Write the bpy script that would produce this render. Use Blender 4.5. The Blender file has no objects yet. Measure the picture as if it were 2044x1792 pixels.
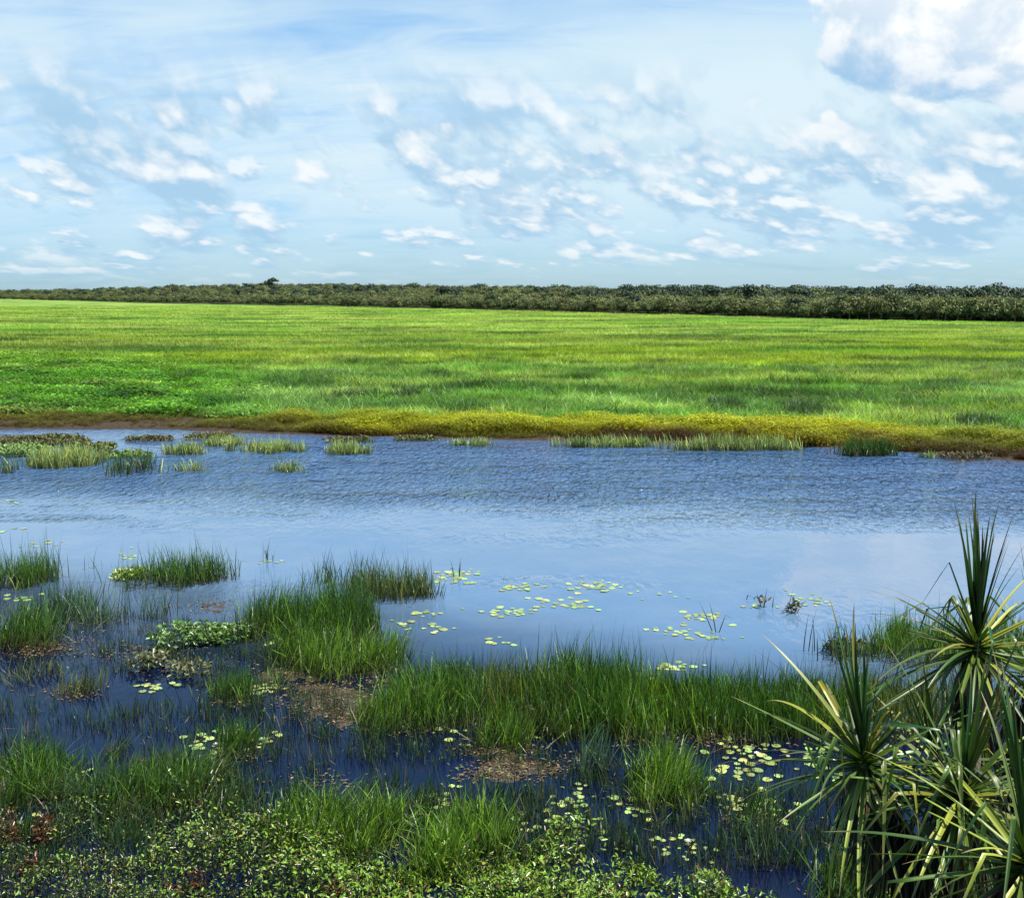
import bpy, math, random
import numpy as np
from mathutils import Vector, Matrix

# ------------------------------------------------------------------ camera, sky, sun, exposure
scene = bpy.context.scene
COL = scene.collection
H = 8.0                      # the viewer stands on a lookout 8 m above the water
F, CX, CY, HOR = 2192.0, 1022.0, 896.0, 585.0
PITCH = math.atan((CY - HOR) / F)
cam_d = bpy.data.cameras.new('camera')
cam_d.sensor_width = 36.0
cam_d.lens = 36.0 * F / 2044.0
cam_d.clip_start = 0.1
cam_d.clip_end = 20000
cam = bpy.data.objects.new('camera', cam_d)
COL.objects.link(cam)
cam.location = (0, 0, H)
cam.rotation_euler = (math.pi / 2 - PITCH, 0, 0)
scene.camera = cam
scene.render.resolution_x = 1024
scene.render.resolution_y = 897

SUN_EL, SUN_AZ = math.radians(64), math.radians(105)
sd = Vector((math.sin(SUN_AZ) * math.cos(SUN_EL), math.cos(SUN_AZ) * math.cos(SUN_EL), math.sin(SUN_EL)))
sun_d = bpy.data.lights.new('sun', 'SUN')
sun_d.energy = 4.8
sun_d.angle = math.radians(0.5)
sun_d.color = (1.0, 0.95, 0.86)
sun = bpy.data.objects.new('sun', sun_d)
COL.objects.link(sun)
sun.rotation_euler = sd.to_track_quat('Z', 'Y').to_euler()

vs = scene.view_settings
vs.view_transform = 'Standard'
vs.look = 'None'
vs.gamma = 1.0
vs.use_curve_mapping = False
vs.exposure = 1.1
SKY_STRENGTH = 0.05
scene.cycles.max_bounces = 5
scene.cycles.diffuse_bounces = 2
scene.cycles.glossy_bounces = 3
scene.cycles.transmission_bounces = 3

world = bpy.data.worlds.new('World')
scene.world = world
world.use_nodes = True


class NT:
    """small helper to write node trees"""
    def __init__(self, tree):
        self.t = tree
        tree.nodes.clear()

    def n(self, typ, **kw):
        nd = self.t.nodes.new(typ)
        for k, v in kw.items():
            setattr(nd, k, v)
        return nd

    def put(self, sock, v):
        if v is None:
            return
        if isinstance(v, bpy.types.NodeSocket):
            self.t.links.new(v, sock)
        else:
            sock.default_value = v

    def math(self, op, a, b=None, c=None, clamp=False):
        nd = self.n('ShaderNodeMath', operation=op, use_clamp=clamp)
        for s, v in zip(nd.inputs, (a, b, c)):
            self.put(s, v)
        return nd.outputs[0]

    def vmath(self, op, a, b=None):
        nd = self.n('ShaderNodeVectorMath', operation=op)
        self.put(nd.inputs[0], a)
        if op == 'SCALE':
            self.put(nd.inputs[3], b)
        else:
            self.put(nd.inputs[1], b)
        return nd.outputs['Value'] if op in ('LENGTH', 'DOT_PRODUCT') else nd.outputs[0]

    def comb(self, x, y, z):
        nd = self.n('ShaderNodeCombineXYZ')
        for s, v in zip(nd.inputs, (x, y, z)):
            self.put(s, v)
        return nd.outputs[0]

    def sep(self, v):
        nd = self.n('ShaderNodeSeparateXYZ')
        self.put(nd.inputs[0], v)
        return nd.outputs

    def noise(self, vec, scale, detail=4.0, rough=0.55, dist=0.0, dims='3D', col=False):
        nd = self.n('ShaderNodeTexNoise', noise_dimensions=dims)
        self.put(nd.inputs['Vector'], vec)
        nd.inputs['Scale'].default_value = scale
        nd.inputs['Detail'].default_value = detail
        nd.inputs['Roughness'].default_value = rough
        nd.inputs['Distortion'].default_value = dist
        return nd.outputs['Color' if col else 'Fac']

    def ramp(self, v, lo, hi, a=0.0, b=1.0, smooth=True):
        nd = self.n('ShaderNodeMapRange', interpolation_type='SMOOTHSTEP' if smooth else 'LINEAR')
        for s, val in zip(nd.inputs, (v, lo, hi, a, b)):
            self.put(s, val)
        return nd.outputs[0]

    def mix(self, f, a, b, typ='MIX'):
        nd = self.n('ShaderNodeMix', data_type='RGBA', blend_type=typ)
        nd.clamp_factor = True
        self.put(nd.inputs[0], f)
        for i, v in ((6, a), (7, b)):
            if isinstance(v, tuple) and len(v) == 3:
                v = v + (1.0,)
            self.put(nd.inputs[i], v)
        return nd.outputs[2]

    def link(self, a, b):
        self.t.links.new(a, b)


def build_sky():
    g = NT(world.node_tree)
    d = g.n('ShaderNodeTexCoord').outputs['Generated']
    x, y, z = g.sep(d)
    sky = g.n('ShaderNodeTexSky', sky_type='NISHITA')
    sky.sun_disc = False
    sky.sun_elevation = SUN_EL
    sky.sun_rotation = SUN_AZ
    sky.altitude = 0
    sky.air_density = 1.0
    sky.dust_density = 0.6
    sky.ozone_density = 2.0
    K = 1.0 / SKY_STRENGTH / (2 ** vs.exposure)       # turns a picture value into this sky's units
    def c(r, gg, b):
        return (r * K, gg * K, b * K)
    zc = g.math('MAXIMUM', z, 0.0)
    az = g.math('ARCTAN2', x, y)
    # clear sky: strong blue overhead, cooler pale blue towards the horizon
    tint = g.mix(g.ramp(zc, 0.0, 0.30), (0.54, 0.98, 1.52), (1.05, 1.55, 1.75))
    base = g.mix(1.0, sky.outputs[0], tint, 'MULTIPLY')
    # wide, soft veil of high cloud
    w = g.math('ADD', zc, 0.30)
    pv = g.comb(g.math('DIVIDE', x, w), g.math('DIVIDE', y, w), 0.0)
    veil_n = g.noise(g.vmath('MULTIPLY', g.vmath('ADD', pv, (8.3, 5.1, 0.0)), (0.6, 0.9, 1.0)), 1.2, 5.0, 0.5, 0.5)
    veil_f = g.noise(g.vmath('MULTIPLY', g.vmath('ADD', pv, (0.0, 4.9, 0.0)), (1.6, 5.0, 1.0)), 2.2, 6.0, 0.6, 0.8)
    veil_s = g.math('ADD', g.math('ADD', veil_n, g.math('MULTIPLY', g.math('SUBTRACT', veil_f, 0.5), 0.35)), g.math('SUBTRACT', g.math('MULTIPLY', az, 0.16), g.math('MULTIPLY', g.math('MAXIMUM', g.math('SUBTRACT', zc, 0.15), 0.0), 0.9)))
    veil = g.ramp(veil_s, 0.16, 0.54)
    # the veil lies in a broad band low in the sky and thins towards the zenith
    band = g.math('MULTIPLY', g.ramp(zc, 0.0, 0.12, 0.42, 1.0), g.ramp(zc, 0.17, 0.36, 1.0, 0.10))
    veil = g.math('MULTIPLY', veil, band)
    col = g.mix(g.math('MULTIPLY', veil, 0.96), base, c(0.74, 0.90, 0.97))

    # fair weather cumulus; their size shrinks towards the horizon
    def cumulus(col, off, h0, sc, lo, hi, emin, emax, amt, shear):
        w = g.math('ADD', zc, h0)
        lv = g.math('MULTIPLY', g.math('LOGARITHM', w, math.e), 1.55)
        u = g.math('ADD', g.math('MULTIPLY', az, 7.0), g.math('MULTIPLY', lv, shear))
        p = g.vmath('ADD', g.comb(u, lv, 0.0), off)
        big = g.noise(p, sc * 0.30, 2.0, 0.5)
        def puff(q):
            vn = g.n('ShaderNodeTexVoronoi', voronoi_dimensions='2D', feature='SMOOTH_F1')
            wob = g.noise(q, sc * 2.0, 3.0, 0.6, col=True)
            g.link(g.vmath('ADD', q, g.vmath('SCALE', g.vmath('SUBTRACT', wob, (0.5, 0.5, 0.5)), 0.55 / sc)), vn.inputs['Vector'])
            vn.inputs['Scale'].default_value = sc * 1.5
            vn.inputs['Detail'].default_value = 2.0
            vn.inputs['Roughness'].default_value = 0.55
            vn.inputs['Smoothness'].default_value = 0.6
            base_n = g.noise(q, sc, 8.0, 0.60, 0.15)
            return g.math('ADD', g.math('MULTIPLY', base_n, 0.75), g.math('MULTIPLY', g.math('SUBTRACT', 0.85, vn.outputs['Distance']), 0.30))
        nA = puff(p)
        nB = puff(g.vmath('ADD', p, (0.08 / sc, 0.26 / sc, 0.0)))
        dens = g.math('ADD', nA, g.math('MULTIPLY', g.math('SUBTRACT', big, 0.5), 0.9))
        a = g.math('MULTIPLY', g.ramp(dens, lo, hi), g.math('MULTIPLY', g.ramp(zc, emin[0], emin[1]), g.ramp(zc, emax[0], emax[1], 1.0, 0.0)))
        lit = g.ramp(g.math('SUBTRACT', nA, nB), -0.03, 0.20)
        cc = g.mix(lit, c(0.40, 0.63, 0.84), c(0.95, 0.99, 1.01))
        return g.mix(g.math('MULTIPLY', a, amt), col, cc)
    col = cumulus(col, (1.7, 0.4, 0.0), 0.06, 1.35, 0.345, 0.50, (0.010, 0.045), (0.14, 0.21), 0.88, 0.45)
    col = cumulus(col, (7.1, 3.2, 2.0), 0.04, 2.0, 0.34, 0.52, (0.004, 0.03), (0.09, 0.16), 0.78, 0.40)

    # the large cumulus standing to the right
    q = g.comb(az, g.math('MULTIPLY', zc, 1.25), 0.0)
    qn = g.noise(q, 13.0, 9.0, 0.58, 0.25)
    qn2 = g.noise(g.vmath('ADD', q, (-0.010, 0.018, 0.0)), 13.0, 5.0, 0.55, 0.25)
    def blob(a0, z0, ra, rz, tilt):
        da, dz = g.math('SUBTRACT', az, a0), g.math('SUBTRACT', zc, z0)
        dz = g.math('ADD', dz, g.math('MULTIPLY', da, tilt))
        e = g.math('ADD', g.math('POWER', g.math('DIVIDE', da, ra), 2.0), g.math('POWER', g.math('DIVIDE', dz, rz), 2.0))
        return g.math('SUBTRACT', 1.0, g.math('SQRT', e))
    b = g.math('MAXIMUM', blob(0.375, 0.212, 0.150, 0.066, 0.24), blob(0.45, 0.160, 0.12, 0.034, 0.30))
    b = g.math('MAXIMUM', b, blob(0.335, 0.185, 0.085, 0.036, 0.1))
    bd = g.math('ADD', b, g.math('MULTIPLY', g.math('SUBTRACT', qn, 0.5), 1.6))
    ba = g.ramp(bd, 0.12, 0.30)
    hgt = g.ramp(g.math('ADD', g.math('SUBTRACT', zc, 0.19), g.math('MULTIPLY', g.math('SUBTRACT', az, 0.37), 0.30)), -0.045, 0.03)
    bl = g.math('ADD', g.math('MULTIPLY', g.ramp(g.math('SUBTRACT', qn, qn2), -0.12, 0.14), 0.6), g.math('MULTIPLY', hgt, 0.55), clamp=True)
    bc = g.mix(bl, c(0.36, 0.59, 0.84), c(1.04, 1.05, 1.04))
    col = g.mix(g.math('MULTIPLY', ba, 0.97), col, bc)

    bg = g.n('ShaderNodeBackground')
    g.link(col, bg.inputs[0])
    bg.inputs[1].default_value = SKY_STRENGTH
    out = g.n('ShaderNodeOutputWorld')
    g.link(bg.outputs[0], out.inputs[0])


build_sky()
world.cycles.sampling_method = 'MANUAL'
world.cycles.sample_map_resolution = 512

# ------------------------------------------------------------------ helpers
rng = np.random.default_rng(11)
random.seed(11)
cp, sp = math.cos(PITCH), math.sin(PITCH)


def ray(xd, yd):
    u, v = (xd - CX) / F, (CY - yd) / F
    return Vector((u, cp + sp * v, -sp + cp * v))


def at(xd, yd, z=0.0):
    """ground point (at height z) that lies in the direction measured in the photograph"""
    r = ray(xd, yd)
    return Vector((0, 0, H)) + r * ((z - H) / r.z)


def at_y(xd, yd, Y):
    r = ray(xd, yd)
    return Vector((0, 0, H)) + r * (Y / r.y)


def hash2(i, j, seed):
    n = (i.astype(np.int64) * 374761393 + j.astype(np.int64) * 668265263 + seed * 1442695041) & 0x7fffffff
    n = ((n ^ (n >> 13)) * 1274126177) & 0x7fffffff
    n = n ^ (n >> 16)
    return (n & 0xffff) / 65535.0


def vnoise(x, y, seed=0):
    x = np.asarray(x, float); y = np.asarray(y, float)
    i, j = np.floor(x), np.floor(y)
    fx, fy = x - i, y - j
    fx = fx * fx * (3 - 2 * fx); fy = fy * fy * (3 - 2 * fy)
    a, b = hash2(i, j, seed), hash2(i + 1, j, seed)
    c, d = hash2(i, j + 1, seed), hash2(i + 1, j + 1, seed)
    return (a * (1 - fx) + b * fx) * (1 - fy) + (c * (1 - fx) + d * fx) * fy


def fbm(x, y, seed=0, octv=4, gain=0.5):
    s, a, t = 0.0, 1.0, 0.0
    for k in range(octv):
        s = s + a * vnoise(x * 2 ** k + 17.3 * k, y * 2 ** k - 9.1 * k, seed + k)
        t += a; a *= gain
    return s / t


def sstep(a, b, v):
    t = np.clip((v - a) / (b - a), 0, 1)
    return t * t * (3 - 2 * t)


def mesh_np(name, verts, quads, cols=None, mat=None, smooth=False):
    """mesh from numpy verts (n,3) and faces (m,k)"""
    me = bpy.data.meshes.new(name)
    verts = np.ascontiguousarray(verts, dtype=np.float32)
    quads = np.ascontiguousarray(quads, dtype=np.int32)
    k = quads.shape[1]
    me.vertices.add(len(verts))
    me.vertices.foreach_set('co', verts.ravel())
    me.loops.add(quads.size)
    me.loops.foreach_set('vertex_index', quads.ravel())
    me.polygons.add(len(quads))
    me.polygons.foreach_set('loop_start', np.arange(0, quads.size, k, dtype=np.int32))
    if smooth:
        me.polygons.foreach_set('use_smooth', np.ones(len(quads), dtype=bool))
    me.update(calc_edges=True)
    if cols is not None:
        at_ = me.color_attributes.new('Col', 'FLOAT_COLOR', 'POINT')
        c4 = np.ones((len(verts), 4), dtype=np.float32)
        c4[:, :3] = cols
        at_.data.foreach_set('color', c4.ravel())
    if mat:
        me.materials.append(mat)
    return me


def obj(name, me, parent=None, loc=None):
    o = bpy.data.objects.new(name, me)
    COL.objects.link(o)
    if loc is not None:
        o.location = loc
    if parent is not None:
        o.parent = parent
    return o


def tag(o, label=None, cat=None, group=None, kind=None):
    if label: o['label'] = label
    if cat: o['category'] = cat
    if group: o['group'] = group
    if kind: o['kind'] = kind
    return o


# ------------------------------------------------------------------ materials
def leaf_mat(name, src='Col', rough=0.5, trans=0.35, gain=1.0, spec=0.4, var=0.25, hue=0.0):
    """foliage: colour from the blade's own attribute, the instance, or a fixed colour, slightly translucent"""
    m = bpy.data.materials.new(name); m.use_nodes = True
    g = NT(m.node_tree)
    if src == 'Col':
        a = g.n('ShaderNodeAttribute', attribute_name='Col').outputs['Color']
    elif src == 'inst':
        a1 = g.n('ShaderNodeAttribute', attribute_name='tint', attribute_type='INSTANCER').outputs['Color']
        a2 = g.n('ShaderNodeAttribute', attribute_name='Col').outputs['Color']
        a = g.mix(1.0, a1, a2, 'MULTIPLY')
    else:
        a = g.n('ShaderNodeRGB'); a.outputs[0].default_value = tuple(src) + (1,); a = a.outputs[0]
        col2 = g.n('ShaderNodeAttribute', attribute_name='Col').outputs['Color']
        a = g.mix(1.0, a, col2, 'MULTIPLY')
    oi = g.n('ShaderNodeObjectInfo')
    val = g.math('ADD', g.math('MULTIPLY', oi.outputs['Random'], 2 * var), 1.0 - var)
    hs = g.n('ShaderNodeHueSaturation')
    g.link(a, hs.inputs['Color'])
    g.put(hs.inputs['Value'], g.math('MULTIPLY', val, gain))
    if hue:
        g.put(hs.inputs['Hue'], g.math('ADD', 0.5 - hue / 2, g.math('MULTIPLY', g.math('FRACT', g.math('MULTIPLY', oi.outputs['Random'], 7.31)), hue)))
    pr = g.n('ShaderNodeBsdfPrincipled')
    g.link(hs.outputs[0], pr.inputs['Base Color'])
    pr.inputs['Roughness'].default_value = rough
    pr.inputs['Specular IOR Level'].default_value = spec
    tr = g.n('ShaderNodeBsdfTranslucent')
    tc = g.mix(1.0, hs.outputs[0], (1.25, 1.3, 0.6), 'MULTIPLY')
    g.link(tc, tr.inputs[0])
    mx = g.n('ShaderNodeMixShader')
    mx.inputs[0].default_value = trans
    g.link(pr.outputs[0], mx.inputs[1]); g.link(tr.outputs[0], mx.inputs[2])
    out = g.n('ShaderNodeOutputMaterial')
    g.link(mx.outputs[0], out.inputs[0])
    return m


M_reed = leaf_mat('reed_leaf', 'Col', 0.42, 0.24, 1.0, 0.5, 0.06)
M_cover = leaf_mat('waterweed_leaf', 'Col', 0.30, 0.22, 1.0, 0.45, 0.05)
M_grass = leaf_mat('field_grass', 'inst', 0.55, 0.40, 1.0, 0.3, 0.22, 0.03)
M_pad = leaf_mat('lily_pad', (0.28, 0.37, 0.12), 0.30, 0.10, 1.0, 0.5, 0.40, 0.09)
M_pan = leaf_mat('pandanus_leaf', (1, 1, 1), 0.40, 0.20, 1.0, 0.45, 0.40, 0.06)
M_dead = leaf_mat('dead_leaf', 'Col', 0.6, 0.15, 1.0, 0.3, 0.1)
M_crown = leaf_mat('tree_leaf', (0.110, 0.130, 0.048), 0.6, 0.2, 1.0, 0.25, 0.32, 0.05)
M_crown_dark = leaf_mat('dark_tree_leaf', (0.035, 0.058, 0.030), 0.6, 0.15, 1.0, 0.25, 0.30, 0.04)
M_flower = leaf_mat('white_petal', (0.8, 0.8, 0.78), 0.5, 0.3, 1.0, 0.3, 0.02)


def bark_mat(name, c1, c2, scale):
    m = bpy.data.materials.new(name); m.use_nodes = True
    g = NT(m.node_tree)
    tc = g.n('ShaderNodeTexCoord').outputs['Object']
    nz = g.noise(g.vmath('MULTIPLY', tc, (1, 1, 0.25)), scale, 6, 0.65)
    pr = g.n('ShaderNodeBsdfPrincipled')
    g.link(g.mix(g.ramp(nz, 0.3, 0.7), c1, c2), pr.inputs['Base Color'])
    pr.inputs['Roughness'].default_value = 0.85
    bp = g.n('ShaderNodeBump'); bp.inputs['Strength'].default_value = 0.6; bp.inputs['Distance'].default_value = 0.02
    g.link(nz, bp.inputs['Height']); g.link(bp.outputs[0], pr.inputs['Normal'])
    out = g.n('ShaderNodeOutputMaterial'); g.link(pr.outputs[0], out.inputs[0])
    return m


M_bark = bark_mat('bark', (0.10, 0.085, 0.07), (0.24, 0.21, 0.18), 9)
M_pbark = bark_mat('pandanus_bark', (0.05, 0.04, 0.03), (0.16, 0.13, 0.10), 14)


def field_mat():
    m = bpy.data.materials.new('floodplain_ground'); m.use_nodes = True
    g = NT(m.node_tree)
    col = g.n('ShaderNodeAttribute', attribute_name='Col').outputs['Color']
    geo = g.n('ShaderNodeNewGeometry').outputs['Position']
    n1 = g.noise(g.vmath('MULTIPLY', geo, (0.25, 1.0, 1.0)), 0.16, 6, 0.6)
    n2 = g.noise(geo, 1.7, 4, 0.65)
    f = g.math('ADD', g.math('MULTIPLY', n1, 0.9), g.math('MULTIPLY', n2, 0.5))
    hs = g.n('ShaderNodeHueSaturation')
    g.link(col, hs.inputs['Color'])
    g.put(hs.inputs['Value'], g.ramp(f, 0.4, 1.0, 0.65, 1.3, False))
    pr = g.n('ShaderNodeBsdfPrincipled')
    g.link(hs.outputs[0], pr.inputs['Base Color'])
    pr.inputs['Roughness'].default_value = 0.85
    pr.inputs['Specular IOR Level'].default_value = 0.15
    bp = g.n('ShaderNodeBump'); bp.inputs['Strength'].default_value = 1.0; bp.inputs['Distance'].default_value = 0.5
    g.link(n2, bp.inputs['Height']); g.link(bp.outputs[0], pr.inputs['Normal'])
    out = g.n('ShaderNodeOutputMaterial'); g.link(pr.outputs[0], out.inputs[0])
    return m


def mud_mat():
    m = bpy.data.materials.new('wet_mud'); m.use_nodes = True
    g = NT(m.node_tree)
    geo = g.n('ShaderNodeNewGeometry').outputs['Position']
    n1 = g.noise(geo, 2.2, 6, 0.65)
    n2 = g.noise(geo, 22.0, 5, 0.7)
    pr = g.n('ShaderNodeBsdfPrincipled')
    c = g.mix(g.ramp(n1, 0.35, 0.65), (0.020, 0.014, 0.009), (0.060, 0.041, 0.025))
    c = g.mix(g.ramp(n2, 0.55, 0.75, 0, 0.6), c, (0.085, 0.06, 0.038))
    g.link(c, pr.inputs['Base Color'])
    g.put(pr.inputs['Roughness'], g.ramp(n1, 0.3, 0.7, 0.16, 0.55))
    bp = g.n('ShaderNodeBump'); bp.inputs['Strength'].default_value = 0.9; bp.inputs['Distance'].default_value = 0.03
    g.link(n2, bp.inputs['Height']); g.link(bp.outputs[0], pr.inputs['Normal'])
    out = g.n('ShaderNodeOutputMaterial'); g.link(pr.outputs[0], out.inputs[0])
    return m


def water_mat():
    m = bpy.data.materials.new('still_water'); m.use_nodes = True
    g = NT(m.node_tree)
    geo = g.n('ShaderNodeNewGeometry').outputs['Position']
    x, y, z = g.sep(geo)
    # wind ruffles the far half of the pond; the near half lies smooth, with a few cat's-paws
    edge = g.math('ADD', y, g.math('MULTIPLY', x, 0.10))
    wob = g.noise(g.vmath('MULTIPLY', geo, (0.5, 1.0, 1.0)), 0.11, 4, 0.55)
    e2 = g.math('ADD', edge, g.math('MULTIPLY', g.math('SUBTRACT', wob, 0.5), 15.0))
    far = g.ramp(e2, 34.5, 44.5)
    paw = g.noise(g.vmath('MULTIPLY', geo, (0.18, 0.75, 1.0)), 0.42, 3, 0.5)
    paws = g.math('MULTIPLY', g.ramp(paw, 0.56, 0.70, 0.0, 0.45), g.ramp(y, 24, 33))
    shelter = g.math('MULTIPLY', g.ramp(g.math('ADD', y, g.math('MULTIPLY', wob, 6.0)), 54.5, 58.0), g.ramp(g.math('ADD', x, g.math('MULTIPLY', wob, 8.0)), -13.0, -4.0, 1.0, 0.0))
    far = g.math('MULTIPLY', far, g.math('SUBTRACT', 1.0, g.math('MULTIPLY', shelter, 0.92)))
    amp = g.math('MAXIMUM', far, paws)
    amp = g.math('ADD', g.math('MULTIPLY', amp, 0.985), 0.015)
    rotm = g.n('ShaderNodeVectorRotate', rotation_type='Z_AXIS'); g.link(geo, rotm.inputs['Vector']); rotm.inputs['Angle'].default_value = 0.12
    rot2 = g.n('ShaderNodeVectorRotate', rotation_type='Z_AXIS'); g.link(geo, rot2.inputs['Vector']); rot2.inputs['Angle'].default_value = -0.35
    r1 = g.noise(g.vmath('MULTIPLY', rotm.outputs[0], (1.0, 0.42, 1.0)), 4.0, 2.0, 0.5, 0.6)
    r2 = g.noise(g.vmath('MULTIPLY', rot2.outputs[0], (1.0, 0.5, 1.0)), 1.1, 2.0, 0.5, 0.5)
    gust = g.ramp(g.noise(g.vmath('MULTIPLY', geo, (0.4, 1.0, 1.0)), 0.22, 4, 0.6), 0.3, 0.7, 0.55, 1.25)
    h = g.math('MULTIPLY', g.math('ADD', r1, g.math('MULTIPLY', r2, 0.9)), gust)
    bp = g.n('ShaderNodeBump')
    bp.inputs['Distance'].default_value = 0.48
    g.link(g.math('MULTIPLY', amp, 0.9), bp.inputs['Strength'])
    g.link(h, bp.inputs['Height'])
    mottle = g.noise(geo, 0.6, 5, 0.6)
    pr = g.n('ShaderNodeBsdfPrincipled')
    # pale sky sheen painted into the open water's base colour; near water stays dark
    near_c = g.mix(g.ramp(mottle, 0.45, 0.75), (0.0015, 0.0035, 0.016), (0.006, 0.006, 0.008))
    open_c = g.mix(g.ramp(mottle, 0.40, 0.70), (0.070, 0.126, 0.205), (0.086, 0.138, 0.210))
    extent = g.ramp(g.math('ADD', g.math('ADD', y, g.math('MULTIPLY', x, 0.35)), g.math('MULTIPLY', g.math('SUBTRACT', wob, 0.5), 9.0)), 20.5, 28.5)  # where the painted sheen sets in, going by position alone
    open_c = g.mix(g.ramp(e2, 38.0, 47.0), open_c, (0.040, 0.086, 0.175))  # painted sheen turns a deeper blue over the ripples
    g.link(g.mix(extent, near_c, open_c), pr.inputs['Base Color'])
    pr.inputs['Roughness'].default_value = 0.03
    pr.inputs['IOR'].default_value = 1.35
    pr.inputs['Specular IOR Level'].default_value = 0.5
    g.link(bp.outputs[0], pr.inputs['Normal'])
    out = g.n('ShaderNodeOutputMaterial'); g.link(pr.outputs[0], out.inputs[0])
    return m


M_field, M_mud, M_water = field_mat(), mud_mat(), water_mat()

# ------------------------------------------------------------------ lines of the place, as curves over the bearing t = x / y
def curve(pts):
    P = [at(a, b) for a, b in pts]
    t = np.array([p.x / p.y for p in P]); yy = np.array([p.y for p in P])
    return lambda q: np.interp(q, t, yy)


shore = curve([(-700, 848), (-300, 852), (0, 857), (200, 858), (350, 857), (450, 862), (700, 870), (1000, 878), (1400, 886), (1700, 896), (1900, 910), (2044, 921), (2400, 945), (2800, 965)])
tree_front = curve([(-900, 594.5), (-300, 595.5), (0, 597.5), (90, 600), (300, 606), (800, 617), (1200, 627), (1600, 639), (2044, 648), (2500, 656), (3000, 662)])
_sx = np.array([-900, -300, 0, 200, 300, 400, 540, 700, 1000, 1300, 1600, 1850, 2044, 2500, 3000.])
_sy = np.array([581, 581, 580, 577, 573, 570, 567.5, 568.5, 572, 576.5, 580, 583, 586, 588, 589.])
_rd = np.array([30, 40, 60, 160, 240, 280, 300, 300, 220, 170, 140, 110, 90, 80, 80.])
_st = (_sx - CX) / F / cp


def ridge(t):
    f = tree_front(t)
    R = f + np.interp(t, _st, _rd)
    top = H + (HOR - np.interp(t, _st, _sy)) / F * R
    return R, np.maximum(top - 8.0, 0.0)


def land_h(x, y):
    t = x / y
    s = shore(t)
    h = np.clip((y - s) * 0.07, -0.6, 0.22) + (fbm(x * 0.25, y * 0.25, 5) - 0.5) * 0.10
    f = tree_front(t)
    R, top = ridge(t)
    h = h + top * sstep(0, 1, (y - f) / (R - f)) * (1 - 0.9 * sstep(0, 1, (y - R - 60) / 500))
    return h


def d_coords(x, y):
    return CX + F * x / y * cp, HOR + H * F / y * cp      # where this bit of ground lies in the photograph's frame


C_lime, C_yel, C_mid, C_pale, C_deep = [np.array(c) for c in ((0.285, 0.375, 0.075), (0.205, 0.300, 0.014), (0.090, 0.235, 0.018), (0.190, 0.330, 0.085), (0.024, 0.105, 0.010))]


def field_tint(x, y):
    """colour of the different grasses growing in patches over the floodplain"""
    xd, yd = d_coords(x, y)
    st = fbm(x * 0.010, y * 0.035, 21, 5, 0.55)
    st2 = fbm(x * 0.035, y * 0.09, 31, 4, 0.55)
    w = (st - 0.5) * 60 + (st2 - 0.5) * 30
    def L(a, b, f):
        return a * (1 - f[..., None]) + b * f[..., None]
    c = np.broadcast_to(C_lime, x.shape + (3,)).copy()
    c = L(c, C_mid * 1.25, sstep(0.50, 0.58, st2) * 0.65)
    c = L(c, C_yel, sstep(-8, 8, yd + w * 0.5 - 676))
    c = L(c, C_lime * 0.95, sstep(0.5, 0.62, st) * sstep(0, 30, yd - 660) * 0.6)
    near = sstep(-10, 12, yd + w * 0.7 - 738)
    right = sstep(-120, 160, xd + w * 4 - 480)
    c = L(c, L(np.broadcast_to(C_mid, c.shape), np.broadcast_to(C_pale, c.shape), right), near)
    c = L(c, C_mid, near * sstep(0.50, 0.64, st2) * 0.7)
    c = L(c, C_yel, near * sstep(0.55, 0.68, st) * 0.55)
    left = sstep(0, 40, yd - 690) * sstep(120, -160, xd - 330 + w * 3)
    c = L(c, C_mid * 0.95, left * 0.8)
    c = L(c, C_deep, sstep(0.53, 0.65, fbm(x * 0.06, y * 0.16, 41, 4)) * 0.75)
    c = L(c, C_lime * 1.1, sstep(0.56, 0.66, fbm(x * 0.09 + 40, y * 0.22, 43, 4)) * 0.6)
    c = L(c, C_mid, sstep(0.55, 0.66, fbm(x * 0.02 + 9, y * 0.12, 45, 4)) * 0.5)
    return c * 0.90


def far_terrain():
    ang = np.linspace(-0.95, 0.95, 260)
    t = np.tan(ang)
    ys = np.concatenate([np.linspace(38, 90, 150), np.geomspace(90.6, 2400, 170), np.array([3000, 4500, 7000, 12000.])])
    T, Y = np.meshgrid(t, ys)
    X = T * Y
    Z = land_h(X, Y)
    cols = field_tint(X, Y) * 0.8
    mud = np.array((0.045, 0.030, 0.018))
    m = sstep(9.0, 4.0, Y - shore(T))[..., None]
    cols = cols * (1 - m) + mud * m
    fo = sstep(-4, 6, Y - tree_front(T))[..., None]
    cols = cols * (1 - fo) + np.array((0.030, 0.040, 0.018)) * fo
    ny, nx = X.shape
    idx = np.arange(nx * ny).reshape(ny, nx)
    q = np.stack([idx[:-1, :-1], idx[:-1, 1:], idx[1:, 1:], idx[1:, :-1]], -1).reshape(-1, 4)
    me = mesh_np('floodplain', np.stack([X, Y, Z], -1).reshape(-1, 3), q, cols.reshape(-1, 3), M_field, True)
    return tag(obj('floodplain', me), 'wide green floodplain beyond the pond', None, None, 'structure')


far_terrain()

# near bed of the pond: mud that breaks the surface here and there, and the bank under the lookout
MUD = [(640, 1385, 150, 1.0), (720, 1430, 120, 1.0), (430, 1210, 70, 0.9), (80, 1288, 120, 0.8), (370, 1320, 130, 0.35), (560, 1340, 60, 0.7), (980, 1500, 70, 0.7),
       (1060, 1535, 110, 0.9), (1440, 1470, 110, 0.8), (960, 1545, 60, 0.5), (270, 1300, 90, 0.5), (150, 1385, 60, 0.4), (1280, 1475, 70, 0.5), (640, 1560, 80, 0.25)]


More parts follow.
